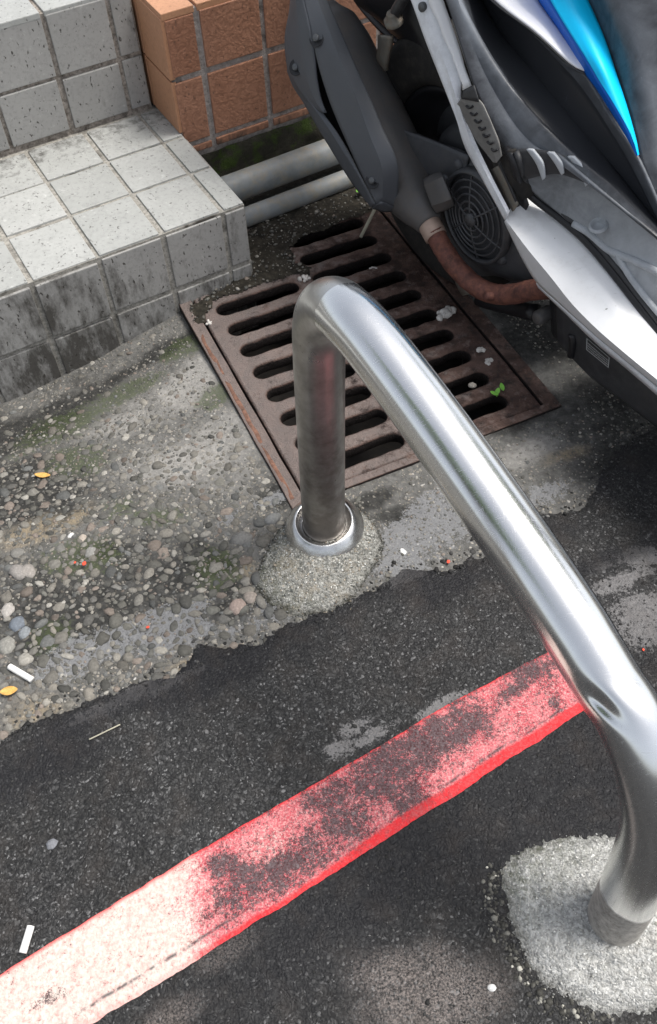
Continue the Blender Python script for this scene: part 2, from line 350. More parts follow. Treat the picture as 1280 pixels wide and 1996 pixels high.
def mat_steel():
    s = NT('stainless_steel'); g = s.at('grime'); n1 = s.noise(26, 5, .65); n2 = s.noise(9, 3, .5)
    s1 = s.noise(70, 5, .75, vec=s.map((1, 16, 1), (.4, .9, .3)), dist=.3); s2 = s.noise(60, 5, .75, vec=s.map((14, 1, 2), (1.1, .2, .8)), dist=.4); s3 = s.noise(140, 4, .7, vec=s.map((2, 2, 15), (.2, .6, 0)))
    scr = s.mth('MAXIMUM', s.mth('MAXIMUM', s.ramp(s1, [(.60, 0), (.66, 1)]), s.ramp(s2, [(.61, 0), (.67, 1)])), s.ramp(s3, [(.62, 0), (.68, .7)]))
    col = s.mix(s.ramp(n1, [(.3, 0), (.7, 1)]), (.80, .805, .80), (.87, .87, .86))
    gf = s.mth('MULTIPLY', s.ramp(s.mth('ADD', g, s.mth('MULTIPLY', s.mth('SUBTRACT', n1, .5), .8)), [(.3, 0), (.9, .85)]), 1)
    col = s.mix(gf, col, s.mix(s.noise(60, 4, .7), (.085, .072, .062), (.20, .17, .15)))
    ro = s.mth('ADD', s.mth('ADD', .14, s.mth('MULTIPLY', scr, .14)), s.mth('ADD', s.mth('MULTIPLY', gf, .30), s.mth('MULTIPLY', n2, .08)))
    pit = s.ramp(s.noise(160, 3, .6), [(.70, 0), (.74, 1)]); col = s.mix(s.mth('MULTIPLY', s.mth('MULTIPLY', pit, g), .7), col, (.12, .08, .06))
    du = s.at('dull'); col = s.mix(du, col, s.mix(s.ramp(s.noise(110, 6, .8), [(.35, 0), (.62, 1)]), (.20, .185, .165), (.52, .49, .45))); ro = s.mth('MAXIMUM', ro, s.mth('MULTIPLY', du, .5))
    return s.fin(col, ro, s.mth('SUBTRACT', 1, s.mth('MULTIPLY', du, .75)), s.bump(s.mth('SUBTRACT', s.mth('MULTIPLY', n2, .8), s.mth('MULTIPLY', scr, .02)), .2, .0010), .5)

M = {}
M['asphalt'] = mat_asphalt(); M['line'] = mat_line(); M['concrete'] = mat_concrete(); M['stones'] = mat_stones()
M['mortar1'] = mat_mortar('sandy_mortar', (.22, .22, .20), (.44, .435, .405), (.38, .31, .22))
M['mortar2'] = mat_mortar('pale_mortar', (.40, .40, .385), (.70, .70, .675), (.55, .53, .47))
M['tile'] = mat_tile('grey_speckled_tile', (.25, .246, .236), (.37, .365, .35), .9)
M['tiletop'] = mat_tile('pale_grey_speckled_tile', (.29, .297, .283), (.45, .455, .437), .6)
M['tileo'] = mat_tile('orange_brown_tile', (.31, .145, .088), (.44, .235, .155), .5, True, .36)
M['tileos'] = mat_tile('smooth_orange_tile', (.42, .21, .115), (.52, .28, .165), .2, False, .5)
M['grout'] = mat_grout('dirty_grout', (.09, .075, .06), (.40, .36, .32)); M['groutt'] = mat_grout('grey_grout', (.14, .135, .118), (.42, .40, .36))
M['grouto'] = mat_grout('pale_grout', (.20, .18, .16), (.48, .43, .40))
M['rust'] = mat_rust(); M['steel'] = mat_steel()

# ------------------------------------------------------------ GROUND
def axis_lines(a, b, step, far, k=1.35):
    c = list(np.arange(a, b, step)); x = c[-1]; d = step
    R_ = []
    while x < far: d *= k; x += d; R_.append(x)
    L_ = []; x = c[0]; d = step
    while x > -far: d *= k; x -= d; L_.append(x)
    return np.array(L_[::-1]+c+R_)
def grid_mesh(xs, ys, keep=None):
    X, Y = np.meshgrid(xs, ys); nx, ny = len(xs), len(ys); idx = np.arange(nx*ny).reshape(ny, nx)
    F = np.stack([idx[:-1, :-1], idx[:-1, 1:], idx[1:, 1:], idx[1:, :-1]], -1).reshape(-1, 4)
    return X.ravel(), Y.ravel(), F
def fast_mesh(name, V, F):
    me = bpy.data.meshes.new(name); V = np.asarray(V, np.float32); F = np.asarray(F, np.int32)
    me.vertices.add(len(V)); me.vertices.foreach_set('co', V.ravel()); k = F.shape[1]
    me.loops.add(F.size); me.loops.foreach_set('vertex_index', F.ravel()); me.polygons.add(len(F))
    me.polygons.foreach_set('loop_start', np.arange(0, F.size, k, dtype=np.int32)); me.polygons.foreach_set('loop_total', np.full(len(F), k, np.int32))
    me.update(calc_edges=True); return me
def prune(V, F, attrs, keepF):
    F = F[keepF]; used = np.unique(F); mp = -np.ones(len(V), int); mp[used] = np.arange(len(used))
    return V[used], mp[F], {k: v[used] for k, v in attrs.items()}

def step_uv(x, y): return (x-SCn[0])*SA[0]+(y-SCn[1])*SA[1], (x-SCn[0])*SB[0]+(y-SCn[1])*SB[1]
def grate_uv(x, y): return (x-GO[0])*EX[0]+(y-GO[1])*EX[1], (x-GO[0])*EY[0]+(y-GO[1])*EY[1]
def ground_z(x, y):
    u, v = step_uv(x, y)
    base = -.058*sst(-.0, -.52, u)*sst(-.45, 0.02, v) if False else -.058*(1-sst(-.52, 0.0, u))*sst(-.42, .02, v)
    z = base + .004*fbm(x, y, 6, 3, 11) + .0022*fbm(x, y, 40, 4, 12) + .0009*fbm(x, y, 160, 3, 13)
    far = 1-sst(1.6, 2.6, np.hypot(x, y-.9)); return z*far
ra = R(26.5); RA = np.array([math.cos(ra), math.sin(ra)]); RB = np.array([-math.sin(ra), math.cos(ra)])
def road_uv(x, y): return x*RA[0]+y*RA[1], x*RB[0]+y*RB[1]
edge_px = [(-60, 1470), (0, 1443), (60, 1400), (150, 1372), (250, 1335), (330, 1312), (368, 1290), (385, 1252), (430, 1262), (500, 1255), (560, 1212), (650, 1190), (720, 1150), (790, 1105), (870, 1113), (930, 1085), (985, 1055), (1050, 1002), (1130, 992), (1165, 930), (1200, 880), (1290, 825)]
EU, EV = zip(*[road_uv(*G(*p)[:2]) for p in edge_px])
o_ = np.argsort(EU); EU = np.array(EU)[o_]; EV = np.array(EV)[o_]
def road_d(x, y):
    u, v = road_uv(x, y); return np.interp(u, EU, EV) - v + .010*fbm(x, y, 32, 4, 21) + .007*fbm(x, y, 120, 3, 22)
def ag(x, y, L, **k):
    r = np.zeros_like(x)
    for b in L: r = np.maximum(r, blob(x, y, *b[:5], b[5] if len(b) > 5 else 0, **k)*(b[6] if len(b) > 6 else 1))
    return r

xs = axis_lines(-.72, .80, .0042, 40); ys = axis_lines(-.02, 1.80, .0042, 40)
X, Y, F = grid_mesh(xs, ys)
Z = ground_z(X, Y)
gu, gv = grate_uv(X, Y)
inside = (gu > -.003) & (gu < .458) & (gv > -.001) & (gv < .645)
# pebbly relief grows to the lower left of the apron
A_ = dict(
 moss=ag(X, Y, [(225, 985, .055, .035, 20, .85), (420, 765, .05, .03, 60, .7), (110, 800, .12, .05, 30, .33), (240, 740, .10, .03, 28, .3), (150, 880, .07, .05, 0, .35), (420, 1110, .05, .05, 0, .6), (350, 670, .06, .03, 30, .6), (160, 1090, .09, .05, 10, .5), (560, 520, .07, .05, 30, .6), (100, 1240, .05, .04, 0, .3), (300, 1010, .06, .03, 0, .4)], s=31),
 dark=ag(X, Y, [(200, 1082, .085, .032, 12, 1), (240, 1100, .05, .02, 12, 1), (60, 1265, .05, .045, 0, .9), (60, 770, .14, .032, 30, .65), (240, 700, .13, .022, 30, .55), (560, 970, .035, .045, 70, .95), (430, 640, .05, .04, 0, .75), (540, 590, .10, .06, 30, .8), (430, 1100, .05, .04, 0, .6), (700, 985, .10, .02, 25, .9), (450, 1180, .05, .03, 20, .7), (1060, 640, .14, .12, 0, .75), (1200, 780, .18, .10, 25, .8), (850, 450, .30, .22, 0, .8), (1220, 900, .12, .08, 0, .9), (640, 440, .16, .06, 27, .75), (1000, 830, .05, .02, 20, .5), (10, 1180, .03, .03, 0, .6), (180, 1160, .22, .12, 10, .62), (60, 960, .16, .08, 0, .55), (330, 1120, .10, .05, 10, .5), (30, 800, .20, .06, 30, 1), (150, 745, .14, .035, 30, .9), (330, 660, .14, .024, 28, .9), (40, 900, .08, .05, 0, .6), (450, 1150, .06, .03, 20, .7), (70, 1270, .06, .05, 0, .95), (400, 1075, .05, .03, 0, .7), (640, 1000, .05, .03, 0, .5), (1010, 800, .12, .03, 22, .6), (380, 1060, .04, .03, 0, .5), (780, 1000, .05, .02, 20, .6)], s=37),
 lite=ag(X, Y, [(330, 760, .14, .07, 20, .8), (430, 860, .09, .11, 0, .8), (250, 800, .10, .05, 20, .6), (400, 700, .05, .03, 0, .35), (1030, 880, .07, .03, 25, .25), (350, 900, .12, .06, 0, .25)], s=41),
 smear=ag(X, Y, [(530, 975, .045, .012, 20, 1), (450, 1010, .035, .012, 45, .9), (300, 1215, .15, .026, 22, .85), (160, 1270, .09, .035, 20, .8), (470, 1225, .045, .016, 10, .9), (360, 1240, .08, .03, 20, .75), (840, 1020, .085, .042, 25, .85), (760, 1080, .06, .05, 0, .8), (870, 960, .05, .02, 25, .6), (1060, 960, .07, .03, 25, .5), (600, 1155, .12, .04, 20, .4)], s=43),
 tan=ag(X, Y, [(140, 1010, .035, .016, 50, .8), (60, 1035, .06, .03, 20, .5), (1110, 885, .05, .018, 20, .7), (480, 1110, .02, .02, 0, .5), (80, 1390, .05, .03, 25, .6), (380, 1290, .05, .012, 20, .5)], s=47),
 gritty=np.clip(.35+.75*sst(1.2, .7, Y+.25*X), 0, 1)+np.zeros_like(X))
Zp = np.where(inside, -.17, Z)
V = np.stack([X, Y, Zp], 1)
me = fast_mesh('ground', V, F)
for k, v in A_.items(): attr(me, k, v)
tag(link('ground', me, M['concrete']), kind='structure')

# road sheet over the apron
rx = axis_lines(-.72, .80, .0042, 40); ry = axis_lines(-.02, 1.45, .0042, 40)
X, Y, F = grid_mesh(rx, ry)
D_ = road_d(X, Y); Zr = ground_z(X, Y) + .0048*sst(-.002, .02, D_) - .0015*(1-sst(0, .006, D_)) + .0008*fbm(X, Y, 230, 2, 51)+.0006
A_ = dict(
 smear=ag(X, Y, [(720, 1440, .06, .014, 26, .62), (660, 1462, .03, .02, 20, .6), (690, 1420, .04, .014, 26, .5), (1240, 1090, .05, .02, 10, .75), (1200, 1140, .07, .018, 20, .75), (1260, 1210, .06, .05, 0, .7), (1170, 1110, .03, .01, 20, .7), (860, 1380, .05, .01, 26, .5), (800, 1120, .05, .02, 20, .5), (340, 1330, .08, .015, 24, .45), (860, 1105, .03, .01, 20, .8), (250, 1360, .1, .015, 26, .3)], s=53),
 dust_sun=ag(X, Y, [(850, 1935, .10, .05, 15, .60), (845, 1970, .05, .025, 0, .95), (770, 1900, .06, .03, 0, .25), (450, 1855, .05, .02, 26, .3), (330, 1990, .06, .02, 26, .25), (300, 1740, .03, .01, 26, .2)], s=57),  # sunlit spots of the asphalt, painted in as a pale tone
 tar=ag(X, Y, [(1230, 900, .12, .07, 20, .95), (1080, 1040, .06, .03, 20, .6), (1150, 1110, .10, .02, 22, .6), (560, 1240, .32, .045, 24, 1), (400, 1310, .14, .03, 24, .8), (880, 1140, .10, .03, 24, .8), (250, 1370, .2, .025, 26, .7), (430, 1290, .06, .03, 0, .6), (1120, 1520, .3, .14, 26, .25), (700, 1720, .3, .10, 30, .2), (80, 1500, .12, .05, 26, .4)], s=59))
V = np.stack([X, Y, Zr], 1); keep = D_[F].min(1) > -.001
gu, gv = grate_uv(X, Y); ins = (gu > -.003) & (gu < .458) & (gv > -.001) & (gv < .645); keep &= ~ins[F].any(1)
V, F, A_ = prune(V, F, A_, keep); me = fast_mesh('road', V, F)
for k, v in A_.items(): attr(me, k, v)
tag(link('road', me, M['asphalt']), kind='structure')

# painted line
top = [road_uv(*G(*p)[:2]) for p in ((-120, 1982), (0, 1905), (200, 1780), (400, 1655), (600, 1540), (850, 1390), (1060, 1278), (1160, 1222))]
bot = [road_uv(*G(*p)[:2]) for p in ((-40, 2140), (200, 1990), (490, 1810), (750, 1640), (1000, 1480), (1140, 1385), (1230, 1330))]
us = np.arange(-.66, road_uv(*G(1195, 1290)[:2])[0], .0035); wv = np.linspace(0, 1, 34)
U, W_ = np.meshgrid(us, wv); tv = np.interp(U, *zip(*top)); bv = np.interp(U, *zip(*bot))
tv = tv + .0009*fbm(U, U*0, 60, 3, 61); bv = bv - .0014*fbm(U, U*0+3, 90, 5, 62) - .002*fbm(U, U*0, 14, 2, 63)
Vv = tv*(1-W_)+bv*W_; X = U*RA[0]+Vv*RB[0]; Y = U*RA[1]+Vv*RB[1]
D_ = road_d(X, Y); Z = ground_z(X, Y)+.0048*sst(-.002, .02, D_)+.0006+.0004*np.minimum(1, np.minimum(W_, 1-W_)*14)+.0009
nx, ny = len(us), len(wv); idx = np.arange(nx*ny).reshape(ny, nx); F = np.stack([idx[1:, :-1], idx[1:, 1:], idx[:-1, 1:], idx[:-1, :-1]], -1).reshape(-1, 4)
V = np.stack([X.ravel(), Y.ravel(), Z.ravel()], 1); me = fast_mesh('painted_line', V, F); x_, y_ = X.ravel(), Y.ravel()
attr(me, 'across', W_.ravel()); attr(me, 'fresh', sst(road_uv(*G(560, 1700)[:2])[0], road_uv(*G(760, 1590)[:2])[0], U.ravel()))
pl_c = G(60, 1900); pale = 1-sst(-.035, .045, .018*fbm(x_, y_, 60, 4, 68)+ (U.ravel()-road_uv(*G(370, 1745)[:2])[0])+.02*fbm(x_, y_, 25, 3, 66)+.03*(W_.ravel()-.5))
attr(me, 'pale', np.maximum(pale, .35*blob(x_, y_, 520, 1650, .05, .03, 26)))
attr(me, 'wear', (.03+.31*(1-pale)) + .60*ag(x_, y_, [(860, 1440, .075, .03, 26, .95), (920, 1400, .05, .035, 26, .85), (720, 1520, .05, .03, 26, .9), (800, 1560, .03, .03, 0, .6), (760, 1490, .05, .03, 26, .8), (660, 1600, .045, .035, 10, .8), (640, 1560, .06, .03, 20, .65), (600, 1640, .03, .02, 0, .5), (1080, 1370, .02, .02, 20, .75), (1000, 1350, .05, .02, 26, .55), (1040, 1310, .05, .03, 0, .35), (440, 1690, .02, .014, 0, .7), (480, 1700, .02, .012, 0, .6), (570, 1680, .03, .02, 0, .6), (100, 1950, .03, .008, 20, .35), (540, 1700, .10, .03, 26, .25)], s=67))
tag(link('painted_line', me, M['line']), kind='structure')

# ---- loose and embedded stones
ICO = None
def ico(sub):
    bm = bmesh.new(); bmesh.ops.create_icosphere(bm, subdivisions=sub, radius=1); v = np.array([x.co[:] for x in bm.verts]); f = np.array([[q.index for q in p.verts] for p in bm.faces]); bm.free(); return v, f
ICO1, ICO2 = ico(1), ico(2)
def stones(name, P, rad, cols, flat=.55, tmpl=ICO1, sink=.35, rough=.22, seed=5, lab=None, cat=None, mat=None):
    rg = np.random.default_rng(seed); v0, f0 = tmpl; n = len(P); k = len(v0); Vs = np.zeros((n, k, 3)); Cs = np.zeros((n, k, 4))
    for i in range(n):
        sc = np.array([1, rg.uniform(.55, 1), flat*rg.uniform(.7, 1.2)]); ph = rg.uniform(0, 10, 3)
        d = 1+rough*(np.sin(v0@rg.normal(0, 2.1, 3)+ph[0])*.5+np.sin(v0@rg.normal(0, 3.4, 3)+ph[1])*.35)
        q = v0*d[:, None]*sc; a = rg.uniform(0, 6.28); t = rg.normal(0, .22)
        c, s_ = math.cos(a), math.sin(a); Rz = np.array([[c, -s_, 0], [s_, c, 0], [0, 0, 1]]); c, s_ = math.cos(t), math.sin(t); Rx = np.array([[1, 0, 0], [0, c, -s_], [0, s_, c]])
        q = q@(Rz@Rx).T*rad[i]; Vs[i] = q+P[i]+np.array([0, 0, rad[i]*flat*(.5-sink*2.1)]); Cs[i, :, :3] = cols[i]; Cs[i, :, 3] = 1
    Fs = (f0[None]+(np.arange(n)*k)[:, None, None]).reshape(-1, 3); me = fast_mesh(name, Vs.reshape(-1, 3), Fs); cattr(me, 'Col', Cs.reshape(-1, 4))
    return tag(link(name, me, mat or M['stones']), lab, cat, None, 'stuff')
def scatter(n, dens, x0, x1, y0, y1, seed, mind=None):
    rg = np.random.default_rng(seed); x = rg.uniform(x0, x1, n*6); y = rg.uniform(y0, y1, n*6); k = rg.uniform(0, 1, n*6) < dens(x, y)
    return x[k][:n], y[k][:n]
def free(x, y):
    u, v = step_uv(x, y); a, b = grate_uv(x, y)
    return ((v < -.004) | (u > .004)) & ~((a > -.022) & (a < .492) & (b > -.022) & (b < .66)) & (v < .2)
pal = np.array([(.19, .175, .15), (.21, .185, .15), (.14, .135, .115), (.27, .245, .205), (.17, .165, .155), (.20, .18, .15), (.10, .10, .09), (.32, .30, .265), (.13, .14, .145), (.17, .16, .14), (.15, .15, .13), (.23, .165, .13)])
def pcols(n, seed, k=1.0):
    rg = np.random.default_rng(seed); q = pal[rg.integers(0, len(pal), n)]; q = .45*q+.55*q.mean(1, keepdims=True)*np.array([1.03, 1.0, .90]); return .92*np.clip(q*rg.uniform(.6, 1.3, (n, 1))*k, 0, .8)
cA = G(150, 1180); cB = G(60, 1250)
def peb_d(x, y):
    a = np.clip(1.35-np.hypot((x-cA[0])/.42, (y-cA[1])/.30), 0, 1)**.8; return np.where((road_d(x, y) < .004) & free(x, y), np.maximum(a, .10), 0)
x, y = scatter(9000, peb_d, -.70, .05, .45, 1.25, 71); r = np.clip(np.random.default_rng(72).lognormal(math.log(.0038), .46, len(x)), .0016, .0115)
keepi = []; cell = {}
for i in np.argsort(-r):
    ok = True; cx, cy = int(x[i]/.02), int(y[i]/.02)
    for a in range(-1, 2):
        for b in range(-1, 2):
            for j in cell.get((cx+a, cy+b), ()):
                if math.hypot(x[i]-x[j], y[i]-y[j]) < (r[i]+r[j])*.74: ok = False
    if ok: keepi.append(i); cell.setdefault((cx, cy), []).append(i)
x, y, r = x[keepi], y[keepi], r[keepi]
stones('embedded_gravel', np.stack([x, y, ground_z(x, y)], 1), r, pcols(len(x), 73, .92), .42, ICO2, .40, rough=.34, lab='small rounded pebbles set in the worn grey concrete apron left of the barrier', cat='gravel')
def fine_d(x, y): return np.where((road_d(x, y) < .0) & free(x, y), .25+.6*(fbm(x, y, 9, 3, 75) > -.05), 0)
x, y = scatter(9000, fine_d, -.70, .75, .42, 1.5, 76); r = np.clip(np.random.default_rng(77).lognormal(math.log(.0016), .4, len(x)), .0008, .004)
stones('fine_grit', np.stack([x, y, ground_z(x, y)], 1), r, pcols(len(x), 78, 1.05), .6, ICO1, .25, lab='fine stone grit scattered over the mossy concrete apron', cat='grit')
def agg_d(x, y): return np.where((road_d(x, y) > .004), .5+.5*(fbm(x, y, 5, 3, 79) > 0), 0)
x, y = scatter(7500, agg_d, -.66, .78, -.01, 1.05, 80); r = np.clip(np.random.default_rng(81).lognormal(math.log(.0013), .34, len(x)), .0008, .0052)
rg = np.random.default_rng(82); cc = np.repeat(np.clip(rg.lognormal(math.log(.034), .48, (len(x), 1)), .010, .22), 3, 1)*np.array([1, .985, .96])
u, v = road_uv(x, y); onl = (v > np.interp(u, *zip(*bot))) & (v < np.interp(u, *zip(*top))) & (u < us[-1])
x, y, r, cc = x[~onl], y[~onl], r[~onl], cc[~onl]
stones('road_aggregate', np.stack([x, y, ground_z(x, y)+.0048+.0006], 1), r, cc, .55, ICO1, .28, rough=.35, lab='tiny dark stone chips bound in the black asphalt', cat='aggregate')

def crumb_d(x, y): d = road_d(x, y); return np.where(free(x, y), np.exp(-((d+.006)/.012)**2), 0)
x, y = scatter(2600, crumb_d, -.72, .78, .40, 1.2, 84); r = np.clip(np.random.default_rng(85).lognormal(math.log(.0021), .42, len(x)), .0009, .0055); rg = np.random.default_rng(86)
cc = np.repeat(rg.choice([.018, .03, .055, .11, .17], (len(x), 1), p=[.38, .25, .17, .12, .08]), 3, 1)*np.array([1, .98, .94])
stones('asphalt_crumbs', np.stack([x, y, ground_z(x, y)+.0048*(road_d(x, y) > .004)], 1), r, cc, .6, ICO1, .22, rough=.35, lab='dark asphalt crumbs and grit along the ragged seam between asphalt and concrete', cat='grit')
# named single stones beside the footing and on the grate side
def one_stone(px, py, rad, col, lab, z=0, name='pebble', group='larger loose stones on the apron', flat=.55):
    p = G(px, py); v0, f0 = ICO2; rg = np.random.default_rng(int(px*7+py)); sc = np.array([1, rg.uniform(.65, .95), flat])
    d = 1+.14*np.sin(v0@rg.normal(0, 2.2, 3)+rg.uniform(0, 6)); a = rg.uniform(0, 3); c, s_ = math.cos(a), math.sin(a)
    q = (v0*(d+.10*np.sin(v0@rg.normal(0, 4, 3)))[:, None]*sc)@np.array([[c, -s_, 0], [s_, c, 0], [0, 0, 1]]).T*rad
    zz = float(ground_z(np.array([p[0]]), np.array([p[1]]))[0])+z
    me = fast_mesh(name, q, f0); gm = sum(col)/3; col = [.55*c_+.45*gm for c_ in col]; cattr(me, 'Col', np.tile([*col, 1], (len(q), 1))); o = link(name, me, M['stones']); o.location = (p[0], p[1], zz-rad*.12)
    return tag(o, lab, 'stone', group)
one_stone(462, 1182, .0135, (.36, .24, .18), 'reddish tan rounded stone left of the sandy footing, lower of two')
one_stone(488, 1163, .012, (.30, .235, .18), 'tan rounded stone touching the left foot of the sandy footing')
one_stone(33, 1215, .012, (.13, .165, .21), 'blue grey flat stone near the left edge of the photo')
one_stone(47, 1232, .010, (.20, .23, .25), 'paler grey blue stone just right of the blue grey one')
one_stone(176, 1077, .011, (.26, .25, .22), 'round grey stone standing in the black stain')
one_stone(160, 1048, .008, (.42, .33, .24), 'small beige stone just above the black stain')
one_stone(137, 1043, .0055, (.66, .65, .61), 'small white stone above the black stain')
one_stone(52, 1115, .014, (.30, .26, .22), 'large pale rounded stone left of the black stain')
one_stone(36, 1115, .016, (.27, .24, .21), 'broad flat tan stone at the far left of the apron')
one_stone(15, 1190, .013, (.40, .36, .31), 'cream oblong stone at the left edge above the blue stone')
one_stone(12, 1258, .014, (.25, .24, .20), 'grey green stone at the left edge above the upper cigarette butt')
one_stone(472, 1050, .017, (.17, .165, .15), 'grey stone half sunk beside the green side of the footing')
one_stone(532, 1012, .014, (.17, .175, .17), 'flat grey stone just above the footing rim')
one_stone(785, 1076, .0065, (.72, .72, .70), 'smooth white pebble right of the sandy footing')
one_stone(498, 508, .0055, (.75, .75, .73), 'bright white chip at the corner of the tiled step')
one_stone(920, 752, .0065, (.42, .36, .27), 'cream pebble alone beside the grate frame, nearer the scooter', z=.002)
one_stone(105, 1648, .008, (.17, .18, .21), 'bluish grey chip lying on the asphalt left of the red line', z=.005)
one_stone(958, 1928, .005, (.6, .6, .58), 'small pale chip near the lower edge beside the pale footing', z=.005)

# ------------------------------------------------------------ TILED STEPS AND PIER
UP = np.array([0, 0, 1.])
def tiles_face(bm, o, a, b, nrm, ab, bb, gap, proud, jit=.0012, skip=None, mi=0):
    """tiles on a face: ab / bb are lists of joint positions along a and b"""
    for i in range(len(ab)-1):
        for j in range(len(bb)-1):
            if skip and skip(i, j): continue
            a0, a1, b0, b1 = ab[i]+gap/2, ab[i+1]-gap/2, bb[j]+gap/2, bb[j+1]-gap/2
            if a1-a0 < .004 or b1-b0 < .004: continue
            jj = lambda: random.uniform(-jit, jit)
            p = o+a*(a0+jj()*.5)+b*(b0+jj()*.5)-nrm*.006
            boxm(bm, p, a, b, nrm, a1-a0+jj()*.5, b1-b0+jj()*.5, proud+.006+jj()*.5, mi, .0016)
def tile_attrs(o, seed, zg=None):
    me = o.data; n = len(me.vertices); co = np.zeros(n*3, np.float32); me.vertices.foreach_get('co', co); co = co.reshape(-1, 3)
    # tone per tile = per connected island, by coarse cell hash
    par = list(range(n))
    def fnd(a):
        while par[a] != a: par[a] = par[par[a]]; a = par[a]
        return a
    for e in me.edges: par[fnd(e.vertices[0])] = fnd(e.vertices[1])
    rr = {}; attr(me, 'tone', [rr.setdefault(fnd(i), random.random()) for i in range(n)])
    attr(me, 'grime', np.clip(zg(co), 0, 1) if zg else np.zeros(n))
st = empty('tiled_step', tuple(SCn+SA*-.3+SB*.18), 'low doorstep faced in pale grey speckled square tiles, stained at its foot', 'step')
LEN = 1.6; cols_ = [0, -.045]+[-.155-.1145*k for k in range(14)]; cols_ = sorted(cols_)
bm = bmesh.new(); boxm(bm, SCn+SA*cols_[0]+SB*.003-UP*.12, SA, SB, UP, -cols_[0]-.003, .38, .2740, 0)
bmobj('mortar_bed', bm, M['groutt'], st)
bm = bmesh.new(); tiles_face(bm, SCn+UP*.1535, SA, SB, UP, cols_, [0, .131, .247, .364], .0085, .0036, .002)
o = bmobj('tread_tiles', bm, M['tiletop'], st); tile_attrs(o, 1, lambda c: .24+.34*np.exp(-((((c-SCn)@SB)-.364)/.05)**2)); bevel
bm = bmesh.new(); tiles_face(bm, SCn+SB*.003, SA, UP, -SB, cols_, [-.12, .037, .1530], .0090, .0038, .002)
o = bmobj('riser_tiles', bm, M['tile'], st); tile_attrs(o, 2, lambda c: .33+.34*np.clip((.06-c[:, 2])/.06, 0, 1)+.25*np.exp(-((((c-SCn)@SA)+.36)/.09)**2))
bm = bmesh.new(); tiles_face(bm, SCn-SA*.003, SB, UP, SA, [0.004, .131, .250], [-.12, .037, .1530], .0090, .0038, .002)
o = bmobj('end_tiles', bm, M['tile'], st); tile_attrs(o, 3, lambda c: .35+0*c[:, 2])

u2 = empty('upper_step', tuple(SCn+SA*-.5+SB*.5), 'taller step behind the doorstep with a grey speckled tile riser of two rows', 'step')
cu = sorted([-.012, -.057]+[-.172-.1175*k for k in range(13)])
bm = bmesh.new(); boxm(bm, SCn+SA*cu[0]+SB*.371-UP*.1, SA, SB, UP, -cu[0]-.013, .9, .4715, 0); bmobj('mortar_bed', bm, M['grout'], u2)
bm = bmesh.new(); tiles_face(bm, SCn+SB*.371, SA, UP, -SB, cu, [.162, .263, .3745], .0085, .0038, .002)
o = bmobj('riser_tiles', bm, M['tile'], u2); tile_attrs(o, 4, lambda c: .22+.3*np.clip((c-SCn)@SA*4+.6, 0, 1)*.5)
bm = bmesh.new(); tiles_face(bm, SCn+UP*.3715+SB*.364, SA, SB, UP, cu, [0, .117, .234, .351, .468], .0075, .0050)
o = bmobj('tread_tiles', bm, M['tiletop'], u2); tile_attrs(o, 5, lambda c: .1+0*c[:, 2])

pr = empty('tiled_pier', tuple(SCn+SB*.4+SA*.5), 'low orange brown wall of hammered glazed tiles standing behind the scooter', 'wall')
oc = sorted([-.006, .0585, .181, .303, .425, .547, .669, .79, .912, 1.03, 1.15]); 
bm = bmesh.new(); boxm(bm, SCn+SA*-.003+SB*.258-UP*.1, SA, SB, UP, 1.15, .55, .4655, 0); bmobj('mortar_bed', bm, M['grouto'], pr)
bm = bmesh.new(); tiles_face(bm, SCn+SB*.258, SA, UP, -SB, oc, [.106, .130, .2555, .3650], .0110, .0036, .002)
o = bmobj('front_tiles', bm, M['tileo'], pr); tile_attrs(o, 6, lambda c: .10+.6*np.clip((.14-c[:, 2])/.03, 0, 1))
bm = bmesh.new(); tiles_face(bm, SCn-SA*.003+SB*.254, SB, UP, -SA, [0.0, .116, .23, .35], [.156, .2555, .3650], .004, .0042)
o = bmobj('side_tiles', bm, M['tileos'], pr); tile_attrs(o, 7, lambda c: .05+0*c[:, 2])
bm = bmesh.new(); tiles_face(bm, SCn+UP*.3655+SB*.252-SA*.008, SA, SB, UP, [0]+[x+.008 for x in oc[1:]], [0, .116, .232, .348, .464], .006, .0060)
o = bmobj('coping_tiles', bm, M['tileos'], pr); tile_attrs(o, 8, lambda c: .05+0*c[:, 2])
# mossy concrete foot of the pier
def mat_moss():
    s = NT('mossy_concrete'); n = s.noise(40, 6, .7); f = s.noise(300, 4, .7)
    c = s.mix(s.ramp(n, [(.3, 0), (.7, 1)]), (.018, .018, .014), (.06, .055, .042)); c = s.mix(s.ramp(s.noise(26, 5, .7), [(.47, 0), (.6, .9)]), c, s.mix(f, (.022, .04, .008), (.07, .11, .02)))
    return s.fin(c, .9, 0, s.bump(s.mth('ADD', n, f), 1, .004), .2)
M['moss'] = mat_moss()
V = []; F = []; nx, nz = 120, 16
for j in range(nz):
    for i in range(nx):
        t = i/(nx-1)*1.15; zz = -.03+j/(nz-1)*.137; p = SCn+SA*(t+.002)+SB*(.250-.014*(1-j/(nz-1))**2)+UP*zz
        V.append(p-SB*.006*(mnoise.noise(Vector((t*25, zz*25, 3)))))
F = [(j*nx+i, j*nx+i+1, (j+1)*nx+i+1, (j+1)*nx+i) for j in range(nz-1) for i in range(nx-1)]
mesh('footing_face', V, F, M['moss'], pr)

